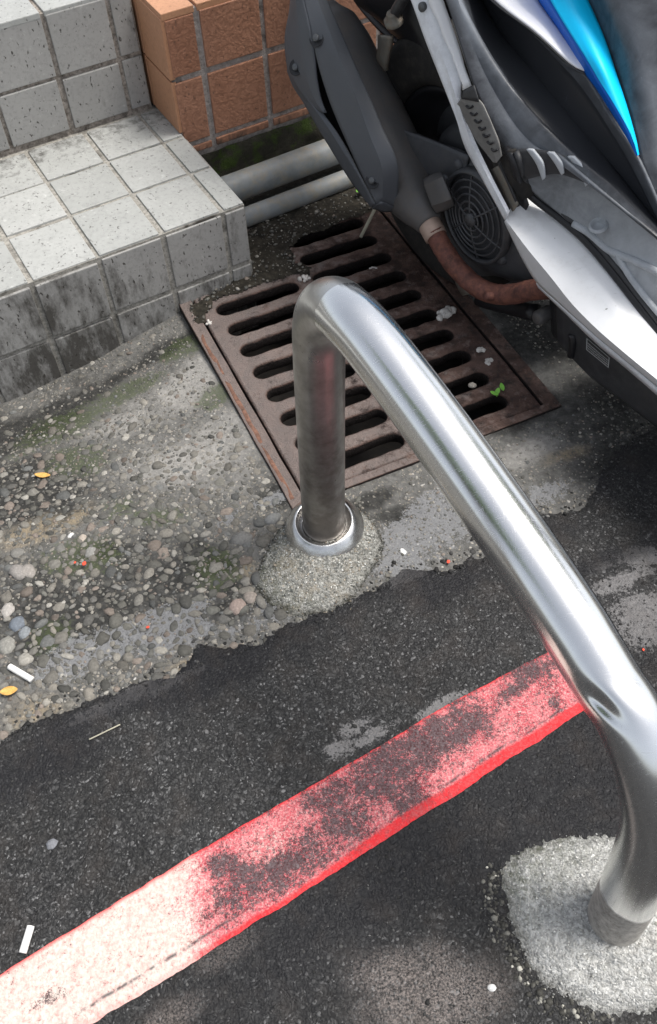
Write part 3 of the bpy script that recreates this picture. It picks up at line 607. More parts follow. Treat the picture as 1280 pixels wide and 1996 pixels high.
# ------------------------------------------------------------ PIPES along the pier
M['pvc'] = mat_plain('grey_paint_pipe', (.21, .225, .23), .55, 0, .3, 26, .4, .5, (.30, .25, .17), .8)
def ppt(u_, d_, z_): return SCn+SA*u_+SB*d_+UP*z_
def pipe(name, u0, u1, d0, d1, z0, z1, r, lab):
    o = sweep(name, [ppt(u0, d0, z0), ppt((u0*2+u1)/3, (d0*2+d1)/3+.002, (z0*2+z1)/3), ppt(u1, d1, z1)], r, M['pvc'], None, 32, 40); return tag(o, lab, 'pipe', 'drain pipes along the foot of the orange wall')
pipe('drain_pipe', .008, 1.1, .196, .196, .052, .060, .027, 'thicker grey painted pipe against the mossy foot of the orange wall')
pipe('drain_pipe', .008, 1.1, .143, .143, .020, .024, .0185, 'thinner grey pipe lying on the ground in front of the thicker one')

# ------------------------------------------------------------ DRAIN GRATE
def curve_plate(name, outer, holes, depth, bev, mat, parent, frame_o, ax, ay, z):
    cu_ = bpy.data.curves.new(name, 'CURVE'); cu_.dimensions = '2D'; cu_.fill_mode = 'BOTH'; cu_.extrude = depth/2; cu_.bevel_depth = bev; cu_.bevel_resolution = 1
    for pts in [outer]+holes:
        sp = cu_.splines.new('POLY'); sp.points.add(len(pts)-1); sp.use_cyclic_u = True
        for q, (a, b) in zip(sp.points, pts): q.co = (a, b, 0, 1)
    tmp = bpy.data.objects.new('tmp', cu_); COL.objects.link(tmp); bpy.context.view_layer.update()
    me = bpy.data.meshes.new_from_object(tmp.evaluated_get(bpy.context.evaluated_depsgraph_get())); bpy.data.objects.remove(tmp)
    me.name = name
    n = len(me.vertices); co = np.zeros(n*3, np.float32); me.vertices.foreach_get('co', co); co = co.reshape(-1, 3)
    P = frame_o+np.outer(co[:, 0], ax)+np.outer(co[:, 1], ay)+np.outer(co[:, 2]+z, UP)
    me.vertices.foreach_set('co', P.astype(np.float32).ravel()); me.update()
    attr(me, 'dust_sun', np.clip(1.1-co[:, 0]*2.6, 0, 1)); me.materials.clear()
    o = link(name, me, mat, parent, False); return o
def slot(u0, u1, v, h, s):
    r = h/2; P = []; rr = random.Random(s)
    for t in np.linspace(-90, 90, 9): P.append((u1-r+r*math.cos(R(t)), v+r*math.sin(R(t))))
    for k in range(1, 8): P.append((u1-r-(u1-u0-2*r)*k/8, v+r+rr.uniform(-.0014, .0014)))
    for t in np.linspace(90, 270, 9): P.append((u0+r+r*math.cos(R(t)), v+r*math.sin(R(t))))
    for k in range(1, 8): P.append((u0+r+(u1-u0-2*r)*k/8, v-r+rr.uniform(-.0014, .0014)))
    return P
gr = empty('drain_grate', tuple(GO+EX*.23+EY*.3-UP*.004), 'rusty cast iron drain grate with two columns of slots set in the ground', 'grate')
def rect(u0, v0, u1, v1, n=14):
    P = []
    for a, b, c, d in ((u0, v0, u1, v0), (u1, v0, u1, v1), (u1, v1, u0, v1), (u0, v1, u0, v0)):
        for k in range(n): P.append((a+(c-a)*k/n+random.uniform(-.0006, .0006), b+(d-b)*k/n+random.uniform(-.0006, .0006)))
    return P
holes = []
for k in range(10):
    v = .047+.0585*k
    holes.append(slot(.041, .208, v, .0405, k)); holes.append(slot(.230, .396, v, .0405, 50+k))
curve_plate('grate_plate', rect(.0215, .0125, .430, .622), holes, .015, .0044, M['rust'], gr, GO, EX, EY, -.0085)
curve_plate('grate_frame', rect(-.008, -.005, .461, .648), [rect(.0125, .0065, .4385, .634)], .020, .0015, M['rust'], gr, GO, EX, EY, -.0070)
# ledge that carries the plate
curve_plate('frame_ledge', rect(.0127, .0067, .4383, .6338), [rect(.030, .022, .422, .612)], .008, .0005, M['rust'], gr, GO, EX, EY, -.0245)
# raised rust strip on the left rim, worn orange
M['rust2'] = mat_plain('orange_rust', (.19, .10, .07), .85, .1, .4, 60, 1, .3, (.05, .035, .03), 1)
V = []; n = 60
for i in range(n):
    t = .012+i/(n-1)*.40; ww = .0135+.004*mnoise.noise(Vector((t*30, 1, 1)))
    for e in (0, .3, .7, 1): V.append(GO+EX*(-.0085+ww*e+.0012*mnoise.noise(Vector((t*40, e*3, 2))))+EY*(t-.002)+UP*(.0042+.0008*math.sin(math.pi*e)+.0030*mnoise.noise(Vector((t*28, e*2, 5)))-.004*(e in (0, 1))))
mesh('rim_strip', V, [(i*4+k, i*4+k+1, (i+1)*4+k+1, (i+1)*4+k) for i in range(n-1) for k in range(3)], M['rust2'], gr)
# pit below
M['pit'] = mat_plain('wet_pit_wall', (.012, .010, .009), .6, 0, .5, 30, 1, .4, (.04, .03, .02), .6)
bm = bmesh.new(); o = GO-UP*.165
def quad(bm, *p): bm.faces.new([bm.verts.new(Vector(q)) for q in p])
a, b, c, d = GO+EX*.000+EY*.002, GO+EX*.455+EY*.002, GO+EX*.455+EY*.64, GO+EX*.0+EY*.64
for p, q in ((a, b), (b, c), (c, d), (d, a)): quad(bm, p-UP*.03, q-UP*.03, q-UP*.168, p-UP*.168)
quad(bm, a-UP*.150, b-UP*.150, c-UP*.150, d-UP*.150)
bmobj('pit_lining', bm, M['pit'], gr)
# soil and grit packed over the back left part of the grate
def dirt_patch(name, poly_px, hmax, mat, lab, cat, z0=.0, seed=90, inset=.02):
    P = np.array([G(*p)[:2] for p in poly_px]); c = P.mean(0); rad = []
    ths = np.linspace(-math.pi, math.pi, 97)[:-1]
    ang = np.arctan2(P[:, 1]-c[1], P[:, 0]-c[0]); rr_ = np.hypot(*(P-c).T); od = np.argsort(ang); ang, rr_ = ang[od], rr_[od]
    rad = np.interp(ths, np.r_[ang[-1]-2*math.pi, ang, ang[0]+2*math.pi], np.r_[rr_[-1], rr_, rr_[0]])
    V = [(c[0], c[1], z0+hmax)]; nr = 26
    for k in range(1, nr+1):
        f = k/nr
        for t, r_ in zip(ths, rad):
            q = c+np.array([math.cos(t), math.sin(t)])*r_*f*(1+.06*math.sin(t*9+seed)+.05*math.sin(t*23))
            z = z0+hmax*(1-f**3)+hmax*.5*float(fbm(q[0], q[1], 60, 4, seed))*(1-f*.7)-.004*(f == 1); V.append((q[0], q[1], z))
    m_ = len(ths); F = [(0, 1+i, 1+(i+1) % m_) for i in range(m_)]+[(1+(k-1)*m_+i, 1+k*m_+i, 1+k*m_+(i+1) % m_, 1+(k-1)*m_+(i+1) % m_) for k in range(1, nr) for i in range(m_)]
    o = mesh(name, V, F, mat); return o
M['soil'] = mat_plain('wet_soil', (.020, .018, .014), .9, 0, .6, 60, 1, .2, (.075, .065, .05), .8, fine=260)
def inpoly(x, y, P):
    r_ = np.zeros(x.shape, bool)
    for (ax, ay), (bx, by) in zip(P, P[1:]+P[:1]):
        c_ = ((ay > y) != (by > y)) & (x < (bx-ax)*(y-ay)/(by-ay+1e-12)+ax); r_ ^= c_
    return r_
SOILP = [tuple(G(*p)[:2]) for p in [(366, 600), (374, 630), (393, 646), (405, 622), (420, 592), (500, 562), (585, 538), (606, 545), (612, 522), (578, 512), (566, 486), (590, 466), (650, 444), (712, 420), (770, 402), (800, 350), (700, 360), (600, 400), (500, 430), (470, 470), (480, 530), (410, 578)]]
xs_ = np.arange(-.26, .26, .0036); ys_ = np.arange(1.18, 1.72, .0036); X, Y, F = grid_mesh(xs_, ys_)
wx = X+.007*fbm(X, Y, 45, 3, 91); wy = Y+.007*fbm(X, Y, 45, 3, 92); kin = inpoly(wx, wy, SOILP); ed = sum(inpoly(wx+a, wy+b, SOILP).astype(float) for a, b in ((.008, 0), (-.008, 0), (0, .008), (0, -.008)))/4
Z = .0015+.0060*ed+.0035*fbm(X, Y, 55, 4, 93)+.002*fbm(X, Y, 200, 2, 94); keep = kin[F].all(1)
V, F, _ = prune(np.stack([X, Y, Z], 1), F, {}, keep); o = link('packed_soil', fast_mesh('packed_soil', V, F), M['soil'])
tag(o, 'dark damp soil packed between the step corner and the grate', 'soil', None, 'stuff')
M['plaster'] = mat_plain('white_mortar_lump', (.55, .53, .50), .9, 0, .3, 90, 1, .2, (.25, .21, .18), .6)
def lump(name, px, py, z, rad, lab, cat, mat, n=14, seed=3, flat=.6):
    rg = np.random.default_rng(seed); c = G(px, py, z); bm = bmesh.new()
    for i in range(n):
        r = rad*rg.uniform(.25, .55); p = rg.normal(0, rad*.38, 3); p[2] = abs(p[2])*flat
        g_ = bmesh.ops.create_icosphere(bm, subdivisions=2, radius=r, matrix=Matrix.Translation(Vector(c+p)))
        for v in g_['verts']: v.co += Vector(rg.normal(0, r*.12, 3))
    o = bmobj(name, bm, mat, None, True); return tag(o, lab, cat)
lump('mortar_lump', 870, 612, .004, .014, 'crumbled white mortar lump on the grate near the exhaust pipe', 'rubble', M['plaster'], 18)
lump('mortar_lump', 938, 683, .002, .010, 'elongated crumb of pale mortar lying on the right rim of the grate', 'rubble', M['plaster'], 10, 5)
lump('mortar_lump', 950, 706, .002, .008, 'small grey crumb of mortar below the elongated one', 'rubble', M['plaster'], 8, 9)
lump('mortar_lump', 727, 524, .003, .006, 'flat white flake on the grate just above the tube bend', 'rubble', M['plaster'], 6, 11, .2)
lump('mortar_lump', 594, 545, .004, .008, 'chalky white blob on the grate bar left of the tube bend', 'rubble', M['plaster'], 10, 13)
lump('mortar_lump', 407, 630, .003, .006, 'small white blob at the left corner of the grate', 'rubble', M['plaster'], 7, 15)

# ------------------------------------------------------------ MORTAR FOOTINGS
def footing(name, px, py, outline_px, H, mat, lab, prof, moss_dir, amp=.0035, seed=1, rimw=.0, stain=.6, zb=0):
    c = G(px, py)[:2]; P = np.array([G(*p)[:2] for p in outline_px]); ang = np.arctan2(P[:, 1]-c[1], P[:, 0]-c[0]); rr_ = np.hypot(*(P-c).T); od = np.argsort(ang); ang, rr_ = ang[od], rr_[od]
    nt_, nr = 260, 90; ths = np.linspace(-math.pi, math.pi, nt_+1)[:-1]; rad = np.interp(ths, np.r_[ang[-1]-2*math.pi, ang, ang[0]+2*math.pi], np.r_[rr_[-1], rr_, rr_[0]])
    rad = np.convolve(np.r_[rad[-4:], rad, rad[:4]], np.ones(9)/9, 'valid'); rad = rad*(1+.03*fbm(np.cos(ths)*1.5, np.sin(ths)*1.5, 4, 4, seed)+.035*fbm(np.cos(ths)*1.5, np.sin(ths)*1.5, 22, 3, seed+1))
    f = np.linspace(0, 1, nr)**.9; FF, TT = np.meshgrid(f, ths, indexing='ij'); RR = np.meshgrid(f, rad, indexing='ij')[1]
    X = c[0]+np.cos(TT)*RR*FF; Y = c[1]+np.sin(TT)*RR*FF
    Z = ground_z(X, Y)+zb+H*prof(FF)+amp*(fbm(X, Y, 70, 3, seed+5)+.8*fbm(X, Y, 260, 2, seed+9))*(1-FF**6)*sst(0, .12, FF)-.006*(FF > .995)
    V = np.stack([X.ravel(), Y.ravel(), Z.ravel()], 1); idx = np.arange(nt_*nr).reshape(nr, nt_)
    F = np.stack([idx[:-1], idx[1:], np.roll(idx, -1, 1)[1:], np.roll(idx, -1, 1)[:-1]], -1).reshape(-1, 4)
    me = fast_mesh(name, V, F); x, y = X.ravel(), Y.ravel()
    dx, dy = x-c[0], y-c[1]; md = (dx*moss_dir[0]+dy*moss_dir[1])/rad.mean()
    attr(me, 'mossy', np.clip(md-.15+.5*fbm(x, y, 20, 4, seed+20), 0, 1)); attr(me, 'rim', sst(1-rimw, 1, FF.ravel()+.05*fbm(x, y, 40, 3, 8)) if rimw else 0*x)
    attr(me, 'stain', np.full(len(x), stain)); o = link(name, me, mat); return tag(o, lab, 'footing', 'mortar footings of the steel hoop barrier')
footing('mortar_footing', 640, 1045, [(500, 1120), (520, 1075), (560, 1020), (585, 990), (640, 975), (690, 990), (725, 1015), (745, 1050), (742, 1090), (718, 1120), (700, 1150), (660, 1188), (620, 1195), (575, 1208), (540, 1190), (505, 1165)], .030, M['mortar1'],
        'sandy conical mortar footing under the rear post, greenish on its left side', lambda f: np.clip(1-f, 0, 1)**.75, (-.8, .1), .004, 3, .12, .9)
footing('mortar_footing', 1205, 1795, [(965, 1690), (985, 1665), (1050, 1640), (1130, 1622), (1210, 1625), (1300, 1640), (1390, 1680), (1420, 1760), (1410, 1860), (1350, 1940), (1270, 1980), (1180, 1990), (1110, 1965), (1050, 1925), (1000, 1850), (975, 1780)], .026, M['mortar2'],
        'broad pale mortar disc footing under the front leg in the lower right corner', lambda f: np.clip(1-f**2.2, 0, 1)**.8+.035*np.sin(f*34), (-.55, .55), .0026, 13, .20, .3)

def granules(foot, n, rmean, cols, seed, name, lab, spill=0):
    me = foot.data; rg = np.random.default_rng(seed); k = len(me.vertices); co = np.zeros(k*3, np.float32); me.vertices.foreach_get('co', co); co = co.reshape(-1, 3)
    # even spread over area: pick vertices with probability growing with radius
    c = co[:260].mean(0); rim_ = co[-260:]-c; TH_ = np.arctan2(rim_[:, 1], rim_[:, 0]); oo_ = np.argsort(TH_); TH_ = TH_[oo_]; RD_ = np.hypot(rim_[:, 0], rim_[:, 1])[oo_]; d = np.hypot(*(co-c)[:, :2].T); w_ = d/d.sum(); ii = rg.choice(k, n, True, w_); P = co[ii]+rg.normal(0, .0015, (n, 3))*[1, 1, .1]; P[:, 2] = np.maximum(P[:, 2], ground_z(P[:, 0], P[:, 1])+.001)
    if spill:
        out = rg.choice(k, spill, True, w_**3/(w_**3).sum()); Q = co[out].astype(float); Q[:, :2] = c[:2]+(Q[:, :2]-c[:2])*(1+np.abs(rg.normal(0, .06, (spill, 1)))); Q[:, 2] = ground_z(Q[:, 0], Q[:, 1])+.0055*(road_d(Q[:, 0], Q[:, 1]) > .004); P = np.r_[P, Q]
    r_ = np.clip(rg.lognormal(math.log(rmean), .35, len(P)), .0005, .0034); cc = np.array(cols)[rg.integers(0, len(cols), len(P))]*rg.uniform(.7, 1.15, (len(P), 1))
    stones(name, P, r_, np.clip(cc*(1-.62*sst(.80, 1.0, np.hypot(*(P-c)[:, :2].T)/np.interp(np.arctan2(*(P-c)[:, [1, 0]].T), TH_, RD_)))[:, None], 0, .85), .7, ICO1, .25, seed=seed, rough=.3, lab=lab, cat='sand')
ft = [o for o in COL.objects if o.name.startswith('mortar_footing')]
granules(ft[0], 4200, .00095, [(.36, .355, .33), (.24, .245, .23), (.54, .535, .50), (.13, .135, .12), (.38, .33, .26), (.66, .66, .63)], 301, 'mortar_grains', 'coarse sand grains bonded over the rear conical footing', 420)
granules(ft[1], 3200, .0008, [(.60, .60, .57), (.46, .46, .43), (.74, .74, .71), (.34, .34, .31), (.66, .65, .62)], 302, 'mortar_grains', 'pale sand grains bonded over the broad front footing', 30)
x, y = scatter(700, lambda x, y: inpoly(x, y, SOILP)*1.0, -.26, .26, 1.18, 1.72, 311)
stones('soil_grit', np.stack([x, y, 0*x+.0075], 1), np.clip(np.random.default_rng(312).lognormal(math.log(.0017), .5, len(x)), .0008, .005), pcols(len(x), 313, .9), .6, ICO1, .2, lab='loose grit on the damp soil between step corner and grate', cat='grit')

rg = np.random.default_rng(321); P2 = [(965, 1690), (962, 1740), (972, 1800), (1000, 1860), (1045, 1930), (1105, 1972), (1180, 1996), (960, 1680), (990, 1662), (1060, 1634)]
pp = []
for (a, b) in zip(P2[:6], P2[1:7]):
    for k in range(60): t = rg.uniform(); q = G(a[0]*(1-t)+b[0]*t, a[1]*(1-t)+b[1]*t); pp.append(q+[rg.normal(-.002, .006), rg.normal(-.002, .006), 0])
pp = np.array(pp); pp[:, 2] = ground_z(pp[:, 0], pp[:, 1])+.005
stones('broken_rim_grit', pp, np.clip(rg.lognormal(math.log(.0017), .45, len(pp)), .0008, .0045), np.repeat(rg.choice([.05, .09, .18, .32, .5], (len(pp), 1), p=[.45, .3, .15, .07, .03]), 3, 1)*np.array([1, .97, .85]), .7, ICO1, .2, lab='dark and pale grit along the broken left rim of the pale footing', cat='grit')

# ------------------------------------------------------------ STEEL HOOP
PB = G(632, 1035, .012); PE = G(1205, 1792, .024); hu = PE-PB; hu[2] = 0; HL = np.linalg.norm(hu); hu /= HL; hnm = np.array([-hu[1], hu[0], 0])
hp = empty('steel_hoop_barrier', tuple(PB), 'bent stainless steel tube hoop barrier, scratched, dented at the front bend', 'barrier')
def HP(s, z, off=0): return PB*[1, 1, 0]+hu*s+hnm*off+UP*z
def hz(px, py):
    p = hitp(px, py, PB, hnm); return p
pth = [HP(0, .004), HP(0, .10, .001), HP(0, .20, .003), HP(.0, .30, .005), HP(.0015, .36, .006), HP(.006, .405, .006), HP(.021, .440, .005), HP(.048, .464, .003), HP(.083, .475), HP(.125, .474), HP(.205, .460), HP(.28, .443), HP(.367, .421)] + [hz(1104, 1200), hz(1146, 1268), hz(1186, 1334), hz(1226, 1395), hz(1258, 1470), hz(1276, 1545), hz(1277, 1605), hz(1262, 1662), hz(1238, 1715), hz(1212, 1765), hz(1195, 1795)]
dent1 = hitp(1172, 1372, PB, hnm)
dA = HP(.488, .365)
def dent(p, d, t, q):
    vdir = CP-q; vdir /= np.linalg.norm(vdir); s_ = (q-PB)@hu
    # crease: diagonal groove on the upper side near the start of the front bend
    rel = p-dent1; rel = rel-vdir*(rel@vdir); a_ = rel@CR; b_ = -(rel@CU); k = a_*.70-b_*.71; lat = a_*.71+b_*.70
    f = max(0, d@vdir)
    g_ = math.exp(-(k/.0060)**2)*math.exp(-(lat/.019)**2)*f
    g2 = (math.exp(-((k-.012)/.007)**2)+.7*math.exp(-((k+.013)/.007)**2))*math.exp(-(lat/.02)**2)*f
    p = p-vdir*(.0044*g_)+vdir*(.0012*g2)
    # flattening around the bend
    fl = math.exp(-((s_-.515)/.045)**2)*.06
    return p-(d-hu*0)*0 - d*fl*.03*(d@hnm)**2*0.5
tube = sweep('tube', pth, .0304, M['steel'], hp, 96, 520, True, dent)
n = len(tube.data.vertices); co = np.zeros(n*3, np.float32); tube.data.vertices.foreach_get('co', co); co = co.reshape(-1, 3); sh = (co-PB)@hu
leg1 = sh < .06; post = np.clip(1-co[:, 2]/.40, 0, 1)
attr(tube.data, 'grime', np.where(leg1, .62+.30*post, np.where(sh > .5, np.clip(.75-co[:, 2]*4, 0, 1)*.6, .05)))  # rear post painted darker: grime plus the ground's dark reflection
attr(tube.data, 'dull', np.where(sh > .5, 1-sst(.100, .108, co[:, 2]+.010*((co-PB)@hnm)/.03+.006*fbm(co[:, 0]*1.0+co[:, 2]*.7, co[:, 1], 90, 3, 97)), np.where(sh < .1, .35*(1-sst(.0, .05, co[:, 2])), 0)))
M['flange'] = mat_plain('polished_flange', (.66, .66, .65), .22, 1, .12, 60, .5, .5, (.4, .38, .35), .5)
ftilt = np.array([-.05, -.10, 1.])
lathe('base_flange', [(.0315, .000), (.0365, .001), (.0385, .0085), (.0402, .0098), (.0425, .0090), (.047, .0050), (.0555, -.0065), (.0568, -.0095), (.0565, -.014)], PB+UP*.018, ftilt, M['flange'], hp, 96)
M['scrap'] = mat_plain('steel_offcut', (.6, .6, .58), .35, .8, .2, 60, .3)

# ------------------------------------------------------------ SMALL LITTER
def gz(p): return float(ground_z(np.array([p[0]]), np.array([p[1]]))[0])
def stick(name, a, b, r, mat, lab, cat, z=.004, group=None, seg=14, bulge=0):
    A = G(*a); B = G(*b); A[2] = gz(A)+z; B[2] = gz(B)+z+(bulge or 0); o = sweep(name, [A, (A+B)/2, B], r, mat, None, seg, 16); return tag(o, lab, cat, group)
M['paper'] = mat_plain('white_paper', (.80, .79, .76), .7, 0, .06, 80, .3)
M['straw'] = mat_plain('dry_straw', (.38, .36, .28), .8, 0, .2, 80, .3); M['leaf_y'] = mat_plain('yellow_leaf', (.62, .36, .10), .6, 0, .35, 120, .5, .4, (.35, .16, .04), .6)
M['leaf_g'] = mat_plain('green_leaf', (.16, .42, .05), .5, 0, .2, 120, .3); M['redchip'] = mat_plain('red_chip', (.72, .07, .03), .6, 0, .2, 120, .3)
stick('cigarette_butt', (20, 1302), (64, 1328), .0043, M['paper'], 'white cigarette butt on the stained concrete beside a yellow leaf', 'cigarette butt', .005, 'cigarette butts on the ground')
stick('cigarette_butt', (66, 1810), (50, 1862), .0043, M['paper'], 'white cigarette butt standing out on the asphalt above the pale end of the line', 'cigarette butt', .010, 'cigarette butts on the ground')
stick('twig', (176, 1446), (236, 1416), .0009, M['straw'], 'thin pale dry stem lying on the black asphalt', 'stem', .008)
stick('twig', (703, 466), (742, 415), .0032, M['straw'], 'stiff pale stem leaning out of the grate beside the muffler', 'stem', .006, None, 10, .03)
stick('steel_offcut', (1142, 1812), (1158, 1830), .0016, M['scrap'], 'small shiny metal sliver at the foot of the front leg', 'metal scrap', .022)
def leaf(name, px, py, L, W, ang, mat, lab, z=.003, curl=.3, group=None, cat='leaf', tilt=0):
    c = G(px, py); c[2] = gz(c)+z; V = []; F = []; n = 14; ca, sn = math.cos(R(ang)), math.sin(R(ang))
    for i in range(n):
        t = i/(n-1); wd = W*math.sin(math.pi*min(1, t*.97+.02))**.7
        for e in (-1, -.5, 0, .5, 1):
            x, y = (t-.5)*L, e*wd/2; zz = curl*abs(e)*wd*.5+curl*L*.3*(2*t-1)**2+tilt*(t)*L
            V.append(c+np.array([x*ca-y*sn, x*sn+y*ca, zz]))
    F = [(i*5+k, i*5+k+1, (i+1)*5+k+1, (i+1)*5+k) for i in range(n-1) for k in range(4)]
    o = mesh(name, V, F, mat); s = o.modifiers.new('thickness', 'SOLIDIFY'); s.thickness = .0006; return tag(o, lab, cat, group)
leaf('dry_leaf', 76, 911, .026, .010, -8, M['leaf_y'], 'small curled tan leaf on the dark concrete below the step', .004)
leaf('dry_leaf', 20, 1351, .023, .013, 8, M['leaf_y'], 'yellow orange leaf scrap under the cigarette butt at the left edge', .004)
for (x, y, s_, lab) in ((166, 1103, .0075, 'largest bright red paint chip in the black stain'), (148, 1101, .004, 'tiny red paint chip left of the largest one'), (289, 1226, .005, 'dark red crumb on the cement smear below the black stain'), (873, 1100, .006, 'orange red flake at the asphalt edge right of the footing'), (1252, 1270, .004, 'red fleck right of the front bend of the tube')):
    leaf('paint_chip', x, y, s_, s_*.8, x % 90, M['redchip'], lab, .006, .15, 'red paint chips on the ground', 'paint chip')
sp_ = empty('sprout', tuple(G(968, 772, -.01)), 'tiny green seedling growing up through a slot of the grate', 'plant')
for k, (dx, dy, a) in enumerate(((0, 0, 60), (9, -8, 100), (-6, 4, 160))):
    o = leaf('leaf', 968+dx, 770+dy, .014, .008, a, M['leaf_g'], None, .006, .25, None, None, .3); o.parent = sp_; o.matrix_parent_inverse = Matrix.Translation(sp_.location).inverted()
sweep('stem', [G(968, 775, -.03), G(968, 772, .004)], .0008, M['leaf_g'], sp_, 8, 6)
leaf('green_leaf', 702, 388, .020, .017, 40, M['leaf_g'], 'bright green round leaf beside the muffler tip near the thin pipe', .02, .2)

# ------------------------------------------------------------ SCOOTER (rear right side, seen from above)
M['plast'] = mat_scuffed('scuffed_dark_plastic', (.030, .032, .037), (.30, .33, .37), .85, .42)
M['plast2'] = mat_plain('dark_textured_plastic', (.030, .031, .034), .5, 0, .2, 30, .4, .5, (.09, .09, .09), .35)
M['black'] = mat_plain('black_plastic', (.012, .012, .014), .45, 0, .2, 30, .3)
M['rubber'] = mat_plain('tyre_rubber', (.020, .019, .018), .8, 0, .3, 40, .5, .3, (.07, .06, .05), .5)
M['mufp'] = mat_plain('dusty_matt_black_steel', (.095, .093, .093), .55, .1, .15, 16, .35, .4, (.17, .13, .10), .35)
M['shield'] = mat_plain('charcoal_heat_shield', (.085, .092, .104), .52, 0, .08, 12, .45, .45, (.10, .10, .105), .25)
M['rpipe'] = mat_plain('rusty_exhaust_pipe', (.12, .050, .040), .7, .1, .5, 70, 1, .4, (.27, .11, .065), .8)
M['clamp'] = mat_plain('heat_tinted_collar', (.42, .31, .25), .55, .3, .2, 50, .5)
M['cast'] = mat_plain('cast_engine_cover', (.075, .078, .086), .5, .2, .25, 22, .5, .45, (.14, .135, .13), .45)
M['white'] = mat_plain('worn_white_plastic', (.86, .87, .88), .32, 0, .04, 12, .12, .5, (.36, .35, .34), .28, .3)
def mat_white(name, base):
    s = NT(name); n = s.noise(14, 5, .6); a = s.noise(30, 5, .8, vec=s.map((1, 9, 3), (.2, .7, 1.0)), dist=.8); b = s.noise(120, 4, .7); g = s.noise(9, 6, .75)
    c = s.mix(s.ramp(n, [(.3, 0), (.7, 1)]), tuple(x*.90 for x in base), base)
    c = s.mix(s.ramp(a, [(.655, 0), (.675, .55), (.69, .1)]), c, (.30, .29, .27)); c = s.mix(s.mth('MULTIPLY', s.ramp(g, [(.50, 0), (.72, .45)]), s.ramp(b, [(.4, .3), (.6, 1)])), c, (.42, .40, .35))
    c = s.mix(s.ramp(s.noise(85, 3, .6), [(.72, 0), (.74, .6)]), c, (.16, .15, .14)); return s.fin(c, .34, 0, s.bump(a, .12, .0008), .5)
M['white'] = mat_white('worn_white_plastic', (.86, .87, .88))
M['decal'] = mat_plain('white_decal', (.90, .90, .91), .25, 0, .03, 30, .1)
M['dullw'] = mat_plain('dull_silver_plastic', (.83, .85, .88), .4, 0, .05, 20, .2, .5, (.25, .25, .26), .35)
M['blue'] = mat_plain('blue_gloss_paint', (.0, .12, .58), .42, 0, .04, 20, .03, .4)
M['lblue'] = mat_plain('bright_blue_gloss_paint', (.0, .56, .96), .45, 0, .04, 20, .03, .35)
M['bolt'] = mat_plain('grey_bolt_metal', (.12, .125, .13), .5, .5, .2, 90, .3)
M['tab'] = mat_plain('corroded_bracket', (.20, .19, .165), .55, .5, .3, 40, .5, .4, (.24, .13, .06), .5)
M['ftread'] = mat_scuffed('worn_grey_floor_plastic', (.11, .12, .13), (.52, .55, .58), .95, .5, 30)
M['tape'] = mat_plain('grey_tape', (.20, .195, .185), .5, 0, .15, 40, .4, .5, (.07, .065, .06), .4)
sc = empty('scooter', tuple(SL(0, .18, 0)), 'parked motor scooter with white side fairing, blue flash, black muffler and rusty exhaust pipe', 'scooter')
def sloft(name, lines, mat, n=36, m_=4, thick=.003, sharp=True, parent=None, fn=None, scuff=None):
    o = loft(name, [spts(l) for l in lines], mat, parent or sc, n, m_, thick, sharp, fn)
    k = len(o.data.vertices); nr = k//n
    if scuff is not None: attr(o.data, 'scuff', [scuff((i % n)/(n-1), (i//n)/max(1, nr-1)) for i in range(k)])
    return o

# white floor side fairing
fair = sloft('side_fairing', [
 [(1012, 376, .060), (1060, 408, .060), (1103, 440, .060), (1145, 480, .060), (1190, 530, .060), (1230, 580, .060), (1280, 640, .060), (1330, 705, .060)],
 [(1000, 392, .030), (1052, 440, .032), (1100, 488, .032), (1140, 530, .032), (1182, 580, .030), (1225, 632, .028), (1280, 700, .022), (1330, 765, .022)],
 [(986, 428, .0), (1030, 486, .0), (1075, 540, .0), (1115, 590, .0), (1160, 636, .0), (1210, 680, .0), (1280, 738, .0), (1330, 780, .0)],
 [(985, 432, .006), (1016, 497, .012), (1046, 548, .016), (1080, 580, .016), (1162, 652, .012), (1210, 692, .010), (1280, 749, .010), (1330, 790, .010)]], M['white'], 50, 5, .004)
sloft('lower_trim', [
 [(1046, 551, .020), (1090, 590, .020), (1162, 656, .018), (1220, 703, .016), (1280, 754, .014), (1330, 795, .014)],
 [(1050, 560, .024), (1092, 600, .026), (1162, 668, .024), (1220, 716, .022), (1280, 768, .020), (1330, 810, .020)]], M['dullw'], 30, 2, .003)
# tail strip running up to the back
sloft('tail_fairing', [
 [(780, -55, .0), (802, 0, .0), (829, 75, .0), (855, 141, .0), (888, 226, .0), (909, 289, .0), (945, 355, .0), (985, 428, .0)],
 [(800, -60, .004), (822, 0, .004), (848, 75, .004), (872, 135, .003), (893, 200, -.003), (915, 268, -.003), (952, 345, -.002), (990, 418, -.002)],
 [(835, -60, .018), (856, 0, .018), (880, 72, .018), (903, 135, .016), (897, 195, .004), (919, 262, .002), (956, 340, .002), (993, 412, .002)]], M['dullw'], 60, 4, .0035)
sloft('decal', [
 [(815, -60, .005), (834, 0, .005), (852, 40, .005), (866, 76, .005), (880, 108, .004), (890, 132, .003), (903, 177, .001)],
 [(848, -60, .016), (864, 0, .016), (878, 40, .016), (890, 76, .015), (900, 108, .013), (906, 132, .010), (919, 167, .006)]], M['decal'], 40, 3, .0012,
 fn=lambda p, s, t: p+OD*(.0016*math.sin(s*60)+.0012*math.sin(s*131))*(1-t))
lathe('bolt', [(.0001, .002), (.006, .002), (.0065, 0), (.0065, -.004)], S(822, 14, .001), -ON, M['bolt'], sc, 20)
